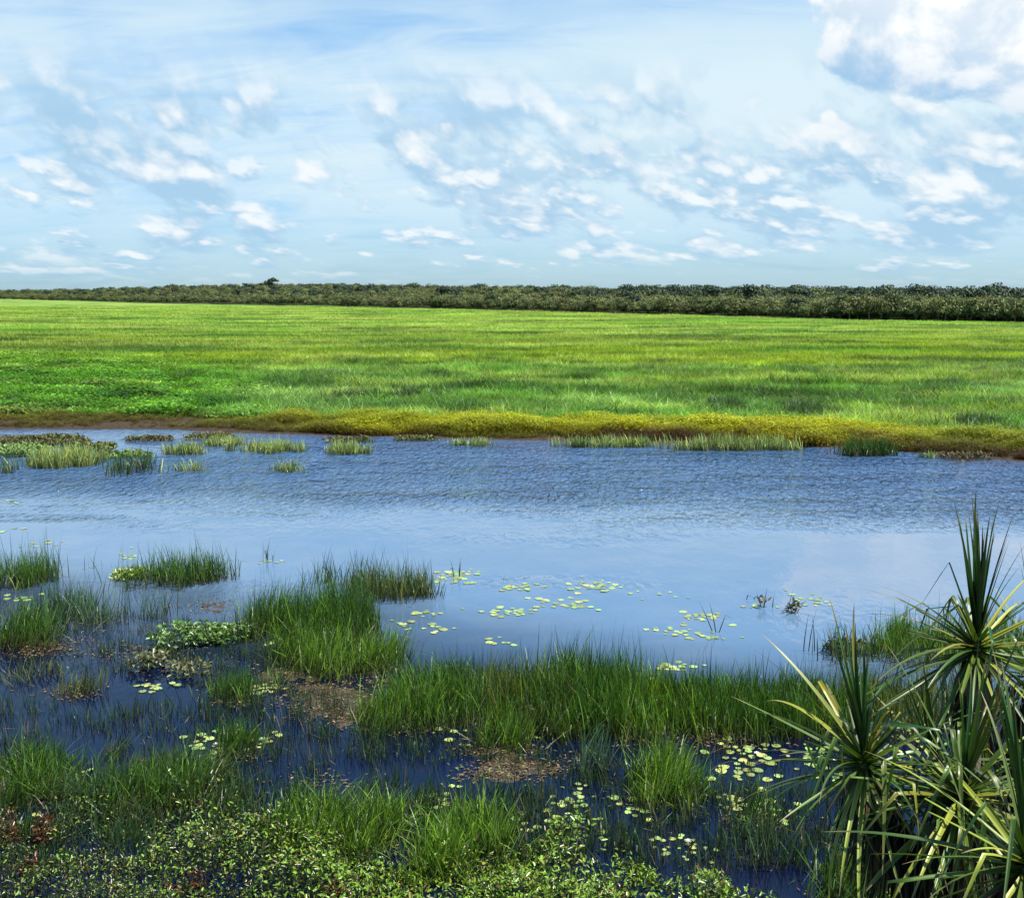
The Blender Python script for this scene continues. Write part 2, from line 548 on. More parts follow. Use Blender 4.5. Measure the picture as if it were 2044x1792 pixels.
def bed_h(x, y):
    h = np.full(x.shape, -0.16) + (fbm(x * 0.9, y * 0.9, 61, 3, 0.6) - 0.5) * 0.16 + (fbm(x * 3.1, y * 2.2, 62, 3, 0.65) - 0.5) * 0.16
    for xd, yd, w, a in MUD:
        p = at(xd, yd); r = w / F * p.y
        e = ((x - p.x) / r) ** 2 + ((y - p.y) / (r * 1.05)) ** 2
        h = np.maximum(h, h + 0.165 * a * np.exp(-e))
    h = h + 0.55 * sstep(14.5, 10.0, y) + 0.35 * sstep(0.0, 6.0, x - 4.5) * sstep(17.5, 14.0, y)
    return np.minimum(h, 0.022 + 0.02 * fbm(x * 3, y * 3, 63, 3) + 0.5 * sstep(14.5, 9.0, y) + 0.3 * sstep(0.0, 6.0, x - 4.5) * sstep(17.5, 14.0, y))


def near_bed():
    xs = np.arange(-20, 20.01, 0.12); ys = np.arange(5, 34, 0.12)
    X, Y = np.meshgrid(xs, ys)
    Z = bed_h(X, Y)
    ny, nx = X.shape
    idx = np.arange(nx * ny).reshape(ny, nx)
    q = np.stack([idx[:-1, :-1], idx[:-1, 1:], idx[1:, 1:], idx[1:, :-1]], -1).reshape(-1, 4)
    me = mesh_np('mud_bed', np.stack([X, Y, Z], -1).reshape(-1, 3), q, None, M_mud, True)
    tag(obj('mud_bed', me), 'brown wet mud breaking the surface between the reeds', None, None, 'structure')


near_bed()

wv = np.array([(-90, -6, 0), (90, -6, 0), (90, 82, 0), (-90, 82, 0)])
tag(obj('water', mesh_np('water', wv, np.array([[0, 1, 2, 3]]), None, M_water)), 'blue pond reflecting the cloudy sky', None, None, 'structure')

# ------------------------------------------------------------------ blades and leaves
def blades(base, h, az, lean, curve_, width, c0, c1, seg=4, kink=None, faz=None):
    """flat tapering blades; returns verts, quads, colours"""
    n = len(h)
    s = np.linspace(0, 1, seg + 1)
    if faz is None:
        faz = rng.uniform(0, 2 * np.pi, n)
    P = np.zeros((n, seg + 1, 3))
    P[:, 0] = base
    dirx, diry = np.cos(az), np.sin(az)
    for k in range(1, seg + 1):
        th = lean + curve_ * (s[k - 1] + s[k]) / 2
        if kink is not None:
            th = th + np.where(s[k] > kink, 1.7, 0.0)
        dl = h / seg
        P[:, k, 0] = P[:, k - 1, 0] + np.sin(th) * dirx * dl
        P[:, k, 1] = P[:, k - 1, 1] + np.sin(th) * diry * dl
        P[:, k, 2] = np.maximum(P[:, k - 1, 2] + np.cos(th) * dl, base[:, 2] * 0 + 0.004 if kink is not None else -1e9)
    wd = np.stack([np.cos(faz), np.sin(faz), np.zeros(n)], -1)
    ws = (1 - s ** 1.6) * (0.75 + 0.25 * np.minimum(1, s * 5)) + 0.05
    off = wd[:, None, :] * (width[:, None] * ws[None, :] * 0.5)[..., None]
    V = np.stack([P - off, P + off], 2).reshape(-1, 3)
    i0 = (np.arange(n) * 2 * (seg + 1))[:, None] + (np.arange(seg) * 2)[None, :]
    i0 = i0.reshape(-1)
    Q = np.stack([i0, i0 + 1, i0 + 3, i0 + 2], -1)
    f = s[None, :, None]
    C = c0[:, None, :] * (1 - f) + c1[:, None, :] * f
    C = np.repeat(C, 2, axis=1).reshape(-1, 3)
    return V, Q, C


def leaves(p, length, width, az, pitch, roll, col):
    """two-winged leaves with a folded midrib"""
    n = len(length)
    d = np.stack([np.cos(az) * np.cos(pitch), np.sin(az) * np.cos(pitch), np.sin(pitch)], -1)
    sdv = np.stack([-np.sin(az), np.cos(az), np.zeros(n)], -1)
    up = np.cross(d, sdv)
    sd2 = sdv * np.cos(roll)[:, None] + up * np.sin(roll)[:, None]
    up2 = np.cross(d, sd2)
    L = length[:, None]; W = width[:, None]
    b = p; tip = p + d * L - up2 * L * 0.12
    l1 = p + d * L * 0.33 + sd2 * W * 0.5 + up2 * W * 0.15
    l2 = p + d * L * 0.70 + sd2 * W * 0.38 + up2 * W * 0.10
    r1 = p + d * L * 0.33 - sd2 * W * 0.5 + up2 * W * 0.15
    r2 = p + d * L * 0.70 - sd2 * W * 0.38 + up2 * W * 0.10
    V = np.stack([b, l1, l2, tip, r2, r1], 1).reshape(-1, 3)
    i = np.arange(n) * 6
    Q = np.concatenate([np.stack([i, i + 3, i + 2, i + 1], -1), np.stack([i, i + 5, i + 4, i + 3], -1)])
    return V, Q, np.repeat(col, 6, axis=0)


def join(parts):
    V, Q, C, o = [], [], [], 0
    for v, q, c in parts:
        V.append(v); Q.append(q + o); C.append(c); o += len(v)
    return np.concatenate(V), np.concatenate(Q), np.concatenate(C)


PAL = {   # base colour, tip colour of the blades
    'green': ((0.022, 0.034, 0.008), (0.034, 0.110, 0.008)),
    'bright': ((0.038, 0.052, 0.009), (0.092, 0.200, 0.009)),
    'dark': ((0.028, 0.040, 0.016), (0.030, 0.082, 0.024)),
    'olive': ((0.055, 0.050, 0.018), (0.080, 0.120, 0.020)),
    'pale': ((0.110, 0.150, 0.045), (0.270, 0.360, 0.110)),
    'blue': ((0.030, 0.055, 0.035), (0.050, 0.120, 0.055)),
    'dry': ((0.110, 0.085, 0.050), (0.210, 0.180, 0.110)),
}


def reed_patch(pts, n, h, pal, lean=0.10, wind=None, width=0.014, hv=0.3, curve_=0.25, dry=0.06, z=-0.02):
    """blades over ellipses; pts: list of (x, y, half width px, half depth m)"""
    area = np.array([p[2] * p[3] for p in pts], float)
    pick = rng.choice(len(pts), n, p=area / area.sum())
    r = np.sqrt(rng.uniform(0, 1, n)) ; a = rng.uniform(0, 2 * np.pi, n)
    r = r * (0.65 + 0.7 * vnoise(a * 1.9, pick * 3.7, 3)) * np.where(rng.uniform(0, 1, n) < 0.13, 1.45, 1.0)
    cen = np.array([at(p[0], p[1]) for p in pts])
    rx = np.array([p[2] / F * at(p[0], p[1]).y for p in pts]); ry = np.array([p[3] for p in pts])
    # each clump is made of ragged little tufts of their own height and lean
    ar = float((rx * ry).sum() * math.pi)
    ns = int(np.clip(ar / 0.05, 2, 160))
    rx = rx * 1.12; ry = ry * 1.2
    sub = rng.integers(0, n, ns)
    S = cen[pick[sub]].copy()
    S[:, 0] += r[sub] * np.cos(a[sub]) * rx[pick[sub]]; S[:, 1] += r[sub] * np.sin(a[sub]) * ry[pick[sub]]
    wgt = rng.uniform(0.15, 1.0, ns) ** 1.5
    own = rng.choice(ns, n, p=wgt / wgt.sum())
    srad = np.minimum(0.17, 0.6 * np.sqrt(rx.mean() * ry.mean()))
    B = S[own] + np.concatenate([rng.normal(0, srad, (n, 2)), np.zeros((n, 1))], 1)
    B[:, 2] = z
    hh = h * (1 - hv * rng.uniform(0, 1, n) ** 0.8) * rng.uniform(0.55, 1.18, ns)[own]
    saz = rng.uniform(0, 6.28, ns)[own]
    az = saz + rng.normal(0, 0.9, n)
    if wind is not None:
        az = np.where(rng.uniform(0, 1, n) < 0.6, wind + rng.normal(0, 0.7, n), az)
    c0, c1 = [np.array(c) for c in PAL[pal]]
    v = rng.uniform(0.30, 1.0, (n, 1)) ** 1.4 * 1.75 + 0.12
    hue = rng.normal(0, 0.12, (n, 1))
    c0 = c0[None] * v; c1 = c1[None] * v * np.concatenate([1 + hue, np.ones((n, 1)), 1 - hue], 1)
    sunlit = rng.uniform(0, 1, n) < 0.14
    c1[sunlit] = c1[sunlit] * np.array((2.0, 1.7, 1.3))  # some tips brightened and yellowed in colour to look sunlit
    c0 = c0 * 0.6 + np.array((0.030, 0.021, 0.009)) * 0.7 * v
    isdry = rng.uniform(0, 1, n) < dry
    d0, d1 = [np.array(c) for c in PAL['dry']]
    c0[isdry] = d0 * v[isdry]; c1[isdry] = d1 * v[isdry]
    k = np.where(rng.uniform(0, 1, n) < 0.10, rng.uniform(0.5, 0.8, n), 9.0)
    ln = np.abs(rng.normal(lean, lean * 0.8, n)); ln[isdry] += rng.uniform(0, 0.6, isdry.sum())
    return blades(B, hh, az, ln, np.abs(rng.normal(curve_, curve_ * 0.7, n)), width * rng.uniform(0.6, 1.3, n), c0, c1, 4, k)


def leafy_patch(pts, n, hmax, cols, size=0.09, z0=0.0):
    area = np.array([p[2] * p[3] for p in pts], float)
    pick = rng.choice(len(pts), n, p=area / area.sum())
    r = np.sqrt(rng.uniform(0, 1, n)); a = rng.uniform(0, 2 * np.pi, n)
    r = r * (0.7 + 0.6 * vnoise(a * 1.9, pick * 3.7, 3))
    P = np.array([at(p[0], p[1]) for p in pts])[pick]
    rx = np.array([p[2] / F * at(p[0], p[1]).y for p in pts]); ry = np.array([p[3] for p in pts])
    P[:, 0] += r * np.cos(a) * rx[pick]; P[:, 1] += r * np.sin(a) * ry[pick]
    top = hmax * (0.25 + 0.95 * fbm(P[:, 0] * 1.6, P[:, 1] * 1.6, 14, 3)) * (1 - 0.5 * np.clip(r, 0, 1) ** 4)
    P[:, 2] = z0 + top * rng.uniform(0.08, 1.0, n) ** 0.7
    return leaf_set(P, n, cols, size)


def leaf_set(P, n, cols, size):
    L = size * rng.uniform(0.6, 1.35, n)
    base = np.array(cols)[rng.integers(0, len(cols), n)]
    v = rng.uniform(0.6, 1.45, (n, 1))
    return leaves(P, L, L * rng.uniform(0.32, 0.55, n), rng.uniform(0, 2 * np.pi, n), rng.uniform(-0.25, 1.1, n), rng.normal(0, 0.5, n), base * v)


def thing(name, label, cat, group, parts_, mat=None, parts_names=None):
    """one plant or clump: an Empty at its base with one mesh per kind of growth"""
    allv = np.concatenate([p[0] for p in parts_])
    c = Vector((float(allv[:, 0].mean()), float(allv[:, 1].mean()), 0.0))
    root = bpy.data.objects.new(name, None); COL.objects.link(root)
    root.location = c; root.empty_display_size = 0.2
    tag(root, label, cat, group)
    for i, (v, q, col) in enumerate(parts_):
        v = v - np.array(c)
        me = mesh_np(parts_names[i], v, q, col, mat or M_reed)
        obj(parts_names[i], me, root)['kind'] = 'stuff'
    return root


# ------------------------------------------------------------------ grass of the floodplain (stuff, instanced tufts)
protos = {}


def proto_collection(name, meshes):
    c = bpy.data.collections.new(name)
    for i, me in enumerate(meshes):
        o = bpy.data.objects.new('%s_%02d' % (name, i), me)
        c.objects.link(o)
    return c


def gn_instances(o, coll):
    tree = bpy.data.node_groups.new(o.name + '_scatter', 'GeometryNodeTree')
    tree.interface.new_socket('Geometry', in_out='INPUT', socket_type='NodeSocketGeometry')
    tree.interface.new_socket('Geometry', in_out='OUTPUT', socket_type='NodeSocketGeometry')
    gi, go = tree.nodes.new('NodeGroupInput'), tree.nodes.new('NodeGroupOutput')
    ci = tree.nodes.new('GeometryNodeCollectionInfo')
    ci.inputs['Collection'].default_value = coll
    ci.inputs['Separate Children'].default_value = True
    ci.inputs['Reset Children'].default_value = True
    ip = tree.nodes.new('GeometryNodeInstanceOnPoints')
    ip.inputs['Pick Instance'].default_value = True
    def attr(nm, typ):
        a = tree.nodes.new('GeometryNodeInputNamedAttribute'); a.data_type = typ
        a.inputs['Name'].default_value = nm
        return a.outputs['Attribute']
    L = tree.links.new
    L(gi.outputs[0], ip.inputs['Points'])
    L(ci.outputs[0], ip.inputs['Instance'])
    L(attr('idx', 'INT'), ip.inputs['Instance Index'])
    L(attr('rot', 'FLOAT_VECTOR'), ip.inputs['Rotation'])
    L(attr('scl', 'FLOAT_VECTOR'), ip.inputs['Scale'])
    L(ip.outputs[0], go.inputs[0])
    md = o.modifiers.new('scatter', 'NODES')
    md.node_group = tree


def scatter(name, P, idx, rot, scl, tint, coll, label, cat):
    me = bpy.data.meshes.new(name)
    me.vertices.add(len(P))
    me.vertices.foreach_set('co', np.ascontiguousarray(P, dtype=np.float32).ravel())
    for nm, typ, dat in (('idx', 'INT', idx), ('rot', 'FLOAT_VECTOR', rot), ('scl', 'FLOAT_VECTOR', scl), ('tint', 'FLOAT_VECTOR', tint)):
        a = me.attributes.new(nm, typ, 'POINT')
        a.data.foreach_set('value' if typ == 'INT' else 'vector', np.ascontiguousarray(dat, dtype=np.int32 if typ == 'INT' else np.float32).ravel())
    o = obj(name, me)
    gn_instances(o, coll)
    tag(o, label, cat, None, 'stuff')
    return o


def tuft(n, spread, h, width, lean, curve_):
    B = np.zeros((n, 3)); B[:, :2] = rng.normal(0, spread, (n, 2))
    v = rng.uniform(0.75, 1.25, (n, 1)) * np.ones((1, 3))
    v[:, 0:1] *= rng.uniform(0.85, 1.2, (n, 1))
    V, Q, C = blades(B, h * rng.uniform(0.6, 1.1, n), rng.uniform(0, 2 * np.pi, n), np.abs(rng.normal(lean, lean * 0.5, n)), np.abs(rng.normal(curve_, curve_ * 0.5, n)), width * rng.uniform(0.7, 1.3, n), v * 0.85, v * 1.12, 3)
    return mesh_np('grass_tuft', V, Q, C, M_grass)


def leafy_tuft(n, spread, h, size, stems=0):
    P = np.stack([rng.normal(0, spread, n), rng.normal(0, spread, n), h * rng.uniform(0.25, 1.0, n)], -1)
    lf = leaves(P, size * rng.uniform(0.7, 1.3, n), size * 0.6 * rng.uniform(0.7, 1.3, n), rng.uniform(0, 6.28, n), rng.uniform(-0.2, 0.9, n), rng.normal(0, 0.4, n), np.ones((n, 3)) * rng.uniform(0.7, 1.3, (n, 1)))
    pr = [lf]
    if stems:
        B = np.zeros((stems, 3)); B[:, :2] = rng.normal(0, spread * 0.8, (stems, 2))
        c = np.array((0.75, 0.42, 0.5)) * rng.uniform(0.6, 1.1, (stems, 1))
        pr.append(blades(B, h * rng.uniform(0.6, 1.05, stems), rng.uniform(0, 6.28, stems), np.abs(rng.normal(0.25, 0.2, stems)), np.abs(rng.normal(0.2, 0.2, stems)), 0.02 * np.ones(stems), c, c * 1.2, 3))
    V, Q, C = join(pr)
    return mesh_np('leafy_tuft', V, Q, C, M_grass)


C_near = proto_collection('field_grass_kinds', [tuft(15, 0.16, 0.80, 0.036, 0.35, 0.9) for _ in range(5)] + [leafy_tuft(34, 0.22, 0.5, 0.16, 6) for _ in range(3)])
C_far = proto_collection('far_grass_kinds', [tuft(26, 0.55, 0.85, 0.075, 0.35, 0.8) for _ in range(4)])
C_bank = proto_collection('bank_plant_kinds', [leafy_tuft(70, 0.22, 0.75, 0.075, 22) for _ in range(5)])


def grass_field():
    W = 0.72
    # near grass, 55 to 130 m
    n = 82000
    y = np.sqrt(rng.uniform(52 ** 2, 135 ** 2, n)); t = rng.uniform(-W, W, n)
    x = t * y
    s = shore(t)
    keep = y > s + 4.6 + 1.6 * (vnoise(x * 0.3, y * 0.3, 77) - 0.5)
    x, y, t = x[keep], y[keep], t[keep]
    m = len(x)
    xd, yd = d_coords(x, y)
    tint = field_tint(x, y)
    leafz = sstep(560, 200, xd + 500 * (fbm(x * 0.06, y * 0.12, 55) - 0.5)) * sstep(690, 720, yd)
    lf = rng.uniform(0, 1, m) < leafz * 0.85
    idx = np.where(lf, 5 + rng.integers(0, 3, m), rng.integers(0, 5, m))
    hn = 0.30 + 1.4 * fbm(x * 0.30, y * 0.40, 66, 3)
    sc = hn * rng.uniform(0.8, 1.2, m)
    tint = tint * rng.uniform(0.55, 1.5, (m, 1)) * (0.10 + 1.8 * fbm(x * 0.30, y * 0.40, 67, 3))[:, None]
    tint[lf] *= 0.95
    P = np.stack([x, y, land_h(x, y) - 0.03], -1)
    rot = np.stack([rng.normal(0.12, 0.12, m), rng.normal(0, 0.1, m), rng.uniform(0, 6.28, m)], -1)
    scl = np.stack([sc * 1.25, sc * 1.25, sc], -1)
    scatter('floodplain_grass', P, idx, rot, scl, tint, C_near, 'bright green grass covering the floodplain beyond the pond', 'grass')
    # farther grass out to the trees
    n = 77000
    u = rng.uniform(0, 1, n); t = rng.uniform(-W, W, n)
    y = 120 * (650 / 120) ** (u ** 0.85)
    keep = y < tree_front(t) - 2
    y, t = y[keep], t[keep]; x = t * y; m = len(x)
    tint = field_tint(x, y) * rng.uniform(0.85, 1.2, (m, 1)) * (0.30 + 1.4 * fbm(x * 0.045, y * 0.13, 68, 4))[:, None]
    sc = (0.5 + 0.8 * fbm(x * 0.03, y * 0.09, 69, 4)) * rng.uniform(0.8, 1.2, m)
    wid = np.clip(y / 170, 0.9, 3.0)
    P = np.stack([x, y, land_h(x, y) - 0.03], -1)
    rot = np.stack([np.zeros(m), np.zeros(m), rng.uniform(0, 6.28, m)], -1)
    scatter('distant_grass', P, rng.integers(0, 4, m), rot, np.stack([sc * wid, sc * wid, sc], -1), tint, C_far, 'pale lime grass in streaks far out towards the trees', 'grass')
    # low yellow and russet growth along the far bank
    n = 15500
    t = rng.uniform(-W, W, n); s = shore(t)
    dep = rng.uniform(0.1, 5.8, n)
    y = s + dep; x = t * y
    xd, yd = d_coords(x, y)
    amt = sstep(280, 760, xd)
    keep = (rng.uniform(0, 1, n) < (0.65 + 0.35 * amt) * (0.25 + 0.75 * sstep(0.36, 0.52, fbm(x * 0.22, y * 0.5, 87, 3)))) & (dep > 0.15 + 0.5 * (1 - amt) + 1.3 * vnoise(x * 0.35, 0 * x, 78) ** 2)
    x, y, t, dep, amt, xd = x[keep], y[keep], t[keep], dep[keep], amt[keep], xd[keep]
    m = len(x)
    f = (dep / 5.6 + (fbm(x * 0.25, y * 0.4, 79) - 0.5) * 1.5)
    yel, rus, olv = np.array((0.300, 0.320, 0.012)), np.array((0.058, 0.032, 0.010)), np.array((0.150, 0.190, 0.012))
    c = rus * (1 - sstep(0.10, 0.62, f))[:, None] + yel * sstep(0.10, 0.62, f)[:, None]
    g = sstep(0.45, 0.6, fbm(x * 0.12, y * 0.2, 81))[:, None] * 0.6
    c = c * (1 - g) + olv * g
    lo = (1 - amt)[:, None] * 0.75
    c = c * (1 - lo) + np.array((0.065, 0.060, 0.018)) * lo
    c = c * rng.uniform(0.75, 1.3, (m, 1))
    sc = (0.36 + 0.40 * sstep(0.0, 0.6, f)) * rng.uniform(0.5, 1.4, m) * (0.30 + 1.25 * fbm(x * 0.45, y * 0.45, 83, 3)) * (0.55 + 0.45 * amt)
    P = np.stack([x, y, land_h(x, y) - 0.02], -1)
    rot = np.stack([rng.normal(0, 0.1, m), rng.normal(0, 0.1, m), rng.uniform(0, 6.28, m)], -1)
    scatter('bank_plants', P, rng.integers(0, 5, m), rot, np.stack([sc * 1.5, sc * 1.5, sc], -1), c, C_bank, 'yellow and russet low plants along the far bank', 'plants')


grass_field()

# ------------------------------------------------------------------ far trees
def tube(path, radii, k=7):
    V, Q = [], []
    n = len(path)
    for i, (p, r) in enumerate(zip(path, radii)):
        p = Vector(p)
        d = (Vector(path[min(i + 1, n - 1)]) - Vector(path[max(i - 1, 0)])).normalized()
        a = d.orthogonal().normalized() if abs(d.z) < 0.99 else Vector((1, 0, 0))
        b = d.cross(a)
        for j in range(k):
            an = 2 * math.pi * j / k
            V.append(p + (a * math.cos(an) + b * math.sin(an)) * r)
    for i in range(n - 1):
        for j in range(k):
            Q.append((i * k + j, i * k + (j + 1) % k, (i + 1) * k + (j + 1) % k, (i + 1) * k + j))
    V = np.array([tuple(v) for v in V]); Q = np.array(Q)
    return V, Q, np.ones((len(V), 3))


def tree_meshes(h, wid, low, nq, mat, flat=1.0, lobes=9):
    """trunk with limbs, and a crown of leaf clumps in uneven lobes"""
    tr = [tube([(0, 0, -0.5), (0.05, 0.02, h * 0.25), (0.15, -0.1, h * 0.55), (0.1, 0.05, h * 0.8)], [0.22, 0.16, 0.11, 0.04])]
    cen = []
    for i in range(lobes):
        a = 2 * math.pi * (i / lobes) * 2.4 + random.random()
        rr = wid * 0.5 * random.uniform(0.15, 0.72)
        z = h * (low + (1 - low) * random.uniform(0.25, 0.80))
        cen.append((rr * math.cos(a), rr * math.sin(a), z, wid * random.uniform(0.17, 0.30)))
        if i % 2 == 0:
            tr.append(tube([(0.05, 0, h * 0.3), (rr * 0.5 * math.cos(a), rr * 0.5 * math.sin(a), z * 0.75), (rr * math.cos(a), rr * math.sin(a), z)], [0.10, 0.07, 0.03], 5))
    V, Q, C = join(tr)
    trunk = mesh_np('trunk', V, Q, C, M_bark, True)
    k = rng.integers(0, lobes, nq)
    cc = np.array(cen)[k]
    d = rng.normal(0, 1, (nq, 3)); d /= np.linalg.norm(d, axis=1)[:, None]
    d[:, 2] = np.where(d[:, 2] < -0.2, -d[:, 2] * 0.7, d[:, 2])
    rad = cc[:, 3] * rng.uniform(0.55, 1.12, nq)
    P = cc[:, :3] + d * rad[:, None] * np.array((1, 1, flat))
    s = rng.uniform(0.14, 0.34, nq) * (h / 7)
    lv = (0.75 + 0.5 * np.array([random.random() for _ in range(lobes)])[k])[:, None] * rng.uniform(0.7, 1.3, (nq, 1)) * np.ones((1, 3))
    az = np.arctan2(d[:, 1], d[:, 0])
    cr = leaves(P, s * 2.0, s * 1.7, az, np.arcsin(np.clip(d[:, 2], -1, 1)) - math.pi / 2 + rng.normal(0, 0.5, nq), rng.normal(0, 0.4, nq), lv)
    crown = mesh_np('crown', cr[0], cr[1], cr[2], mat)
    return trunk, crown


KINDS = []
for i in range(6):
    KINDS.append(tree_meshes(random.uniform(5.6, 7.6), random.uniform(5.5, 7.8), 0.08, 1150, M_crown, 0.9))
DARKS = []
for i in range(4):
    DARKS.append(tree_meshes(random.uniform(7.5, 9.5), random.uniform(6.5, 8.5), 0.2, 1050, M_crown_dark, 0.85))


def far_tree(name, kind, loc, rz, s, label, group):
    r = bpy.data.objects.new(name, None); COL.objects.link(r)
    r.location = loc; r.rotation_euler = (0, 0, rz); r.scale = (s, s, s)
    tag(r, label, 'tree', group)
    a = obj('trunk', kind[0], r); b = obj('crown', kind[1], r)
    return r


def treeline():
    # front row, nearest first: the 230 that show largest
    n = 0
    t = 0.53
    while n < 230:
        f = float(tree_front(np.array(t)))
        y = f + rng.uniform(0, 6)
        x = t * y
        z = float(land_h(np.array(x), np.array(y)))
        sc = rng.uniform(0.68, 1.08) * (0.76 + 0.5 * float(vnoise(x * 0.05, y * 0.05, 91)))
        far_tree('paperbark_tree', KINDS[n % 6], (x, y, z - 0.1), rng.uniform(0, 6.28), sc,
                 'bushy grey-green tree in the front row where the forest meets the grass', 'front row of the far forest')
        t -= rng.uniform(2.0, 3.6) / f
        n += 1
    # dark taller trees on the skyline at the right
    for i in range(70):
        t = 0.53 - 0.40 * (i + rng.uniform(0, 1)) / 70 
        f = float(tree_front(np.array(t))); R, top = ridge(np.array(t))
        y = f + (float(R) - f) * rng.uniform(0.55, 1.05); x = t * y
        z = float(land_h(np.array(x), np.array(y)))
        far_tree('dark_forest_tree', DARKS[i % 4], (x, y, z - 0.1), rng.uniform(0, 6.28), rng.uniform(0.80, 1.12) * (0.82 + 0.3 * sstep(0.1, 0.5, t)),
                 'dark green tree on the skyline behind the grey-green front row', 'dark trees along the forest skyline')
    # the rest of the wood
    coll = proto_collection('forest_tree_kinds', [k[1] for k in KINDS] + [k[1] for k in DARKS])
    n = 9600
    t = rng.uniform(-0.80, 0.78, n); u = rng.uniform(0, 1, n)
    f = tree_front(t); R, top = ridge(t)
    y = f + 5 + u * (R + 30 - f); x = t * y
    z = land_h(x, y)
    front = (y - f) < 45 + 60 * vnoise(x * 0.01, y * 0.01, 95)
    dk = rng.uniform(0, 1, n) < np.where(front, 0.04, 0.16 + 0.75 * sstep(0.10, 0.40, t) + 0.5 * sstep(0.55, 0.7, fbm(x * 0.012, y * 0.012, 97)))
    idx = np.where(dk, 6 + rng.integers(0, 4, n), rng.integers(0, 6, n))
    s = rng.uniform(0.62, 1.28, n) * np.where(front, 0.84, 1.06) * np.where(dk, 0.82, 1.0)
    rot = np.stack([np.zeros(n), np.zeros(n), rng.uniform(0, 6.28, n)], -1)
    scatter('forest', np.stack([x, y, z - 0.2], -1), idx, rot, np.stack([s * 1.1, s * 1.1, s], -1), np.ones((n, 3)), coll, 'mass of olive trees on the low rise behind the floodplain', 'forest')
    # the tree that stands out above the ridge
    p = at_y(541, 570, 950.0)
    k = tree_meshes(11.0, 9.0, 0.45, 1100, M_crown_dark, 0.55, 12)
    z = float(land_h(np.array(p.x), np.array(p.y)))
    top_z = at_y(541, 555, 950.0).z
    far_tree('umbrella_tree', k, (p.x, p.y, z), 0.4, (top_z - z) / 10.6, 'single dark dome-crowned tree standing out above the distant ridge', None)


treeline()

# ------------------------------------------------------------------ reeds in the shallows of the far shore
G_far = 'reed clumps standing in the shallows of the far shore'
far_clumps = [   # x, y, half width px, half depth, blades, height, palette, label
    (130, 928, 70, 1.1, 1000, 1.05, 'pale', 'pale green reed clump in the far left shallows, widest left of the sparse stems'),
    (268, 940, 48, 1.2, 130, 1.25, 'green', 'sparse tall reed stems standing in open water at the far left'),
    (372, 905, 40, 0.8, 330, 0.75, 'pale', 'pale reed clump just below the bright pool at the far bank'),
    (375, 938, 34, 0.6, 70, 0.6, 'pale', 'thin scatter of pale reeds in front of the pale clump by the pool'),
    (450, 888, 38, 0.8, 320, 0.65, 'pale', 'small pale reed clump left of the long pale clump on the far shore'),
    (548, 900, 66, 0.7, 620, 0.70, 'pale', 'long low pale reed clump in the far shallows left of centre'),
    (577, 940, 26, 0.4, 110, 0.65, 'pale', 'small isolated reed clump in open water below the long pale clump'),
    (695, 904, 45, 0.7, 420, 0.75, 'pale', 'pale reed clump nearest the open blue water left of centre'),
    (950, 889, 40, 0.5, 260, 0.55, 'pale', 'low reed tuft at the far bank near the middle of the photograph'),
    (1160, 892, 14, 0.3, 60, 0.6, 'blue', 'tiny dark reed tuft standing at the far water edge'),
    (1230, 891, 100, 0.5, 620, 0.70, 'pale', 'low pale reed fringe at the far bank right of the middle'),
    (1470, 897, 125, 0.5, 1000, 0.90, 'pale', 'longest pale reed fringe along the far bank on the right'),
    (1725, 907, 60, 0.5, 560, 0.95, 'green', 'dense upright green reed clump at the far bank on the right'),
    (1858, 914, 18, 0.3, 60, 0.5, 'pale', 'whitish little tuft at the far bank close to the dark mud'),
    (8, 944, 12, 0.4, 40, 0.9, 'green', 'single little reed tuft at the left edge in the far shallows'),
]
for (x, y, w, dep, n, h, pal, lab) in far_clumps:
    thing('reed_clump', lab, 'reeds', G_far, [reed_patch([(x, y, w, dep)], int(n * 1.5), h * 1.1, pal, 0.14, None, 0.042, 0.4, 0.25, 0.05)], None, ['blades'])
for (x, y, w, dep, n, h, cols, lab) in [
    (80, 886, 130, 2.2, 4200, 0.40, [(0.07, 0.09, 0.02), (0.10, 0.10, 0.03), (0.06, 0.05, 0.02)], 'olive brown floating mat of leaves at the far left shore'),
    (300, 879, 60, 0.6, 700, 0.25, [(0.10, 0.08, 0.02), (0.07, 0.07, 0.02)], 'small brown leafy mat below the bright pool'),
    (40, 906, 80, 1.8, 2400, 0.50, [(0.12, 0.20, 0.05), (0.16, 0.24, 0.08)], 'fresh green leafy plants at the left edge of the far shallows'),
    (185, 898, 60, 1.2, 1500, 0.40, [(0.12, 0.18, 0.05), (0.09, 0.11, 0.03), (0.08, 0.06, 0.02)], 'patchy green mat between the leafy left edge and the bright pool'),
    (250, 912, 70, 1.0, 900, 0.35, [(0.12, 0.18, 0.05), (0.16, 0.24, 0.08)], 'thin green mat behind the sparse tall stems in the far shallows'),
    (420, 876, 60, 0.7, 900, 0.35, [(0.10, 0.12, 0.03), (0.08, 0.06, 0.02)], 'olive mat on the far bank just right of the bright pool'),
    (700, 882, 60, 0.6, 600, 0.30, [(0.10, 0.11, 0.03), (0.08, 0.06, 0.02)], 'low brown green mat hugging the far bank behind the pale clump'),
    (830, 879, 50, 0.5, 500, 0.30, [(0.10, 0.14, 0.03), (0.08, 0.07, 0.02)], 'low green mat hugging the far bank left of the middle tuft'),
    (1930, 916, 60, 0.8, 600, 0.35, [(0.07, 0.05, 0.02), (0.05, 0.05, 0.02)], 'dark brown growth where the far bank meets the water at the right')]:
    thing('floating_mat', lab, 'water plants', 'leafy mats along the far shore', [leafy_patch([(x, y, w, dep)], n, h, cols, 0.17)], M_dead, ['foliage'])
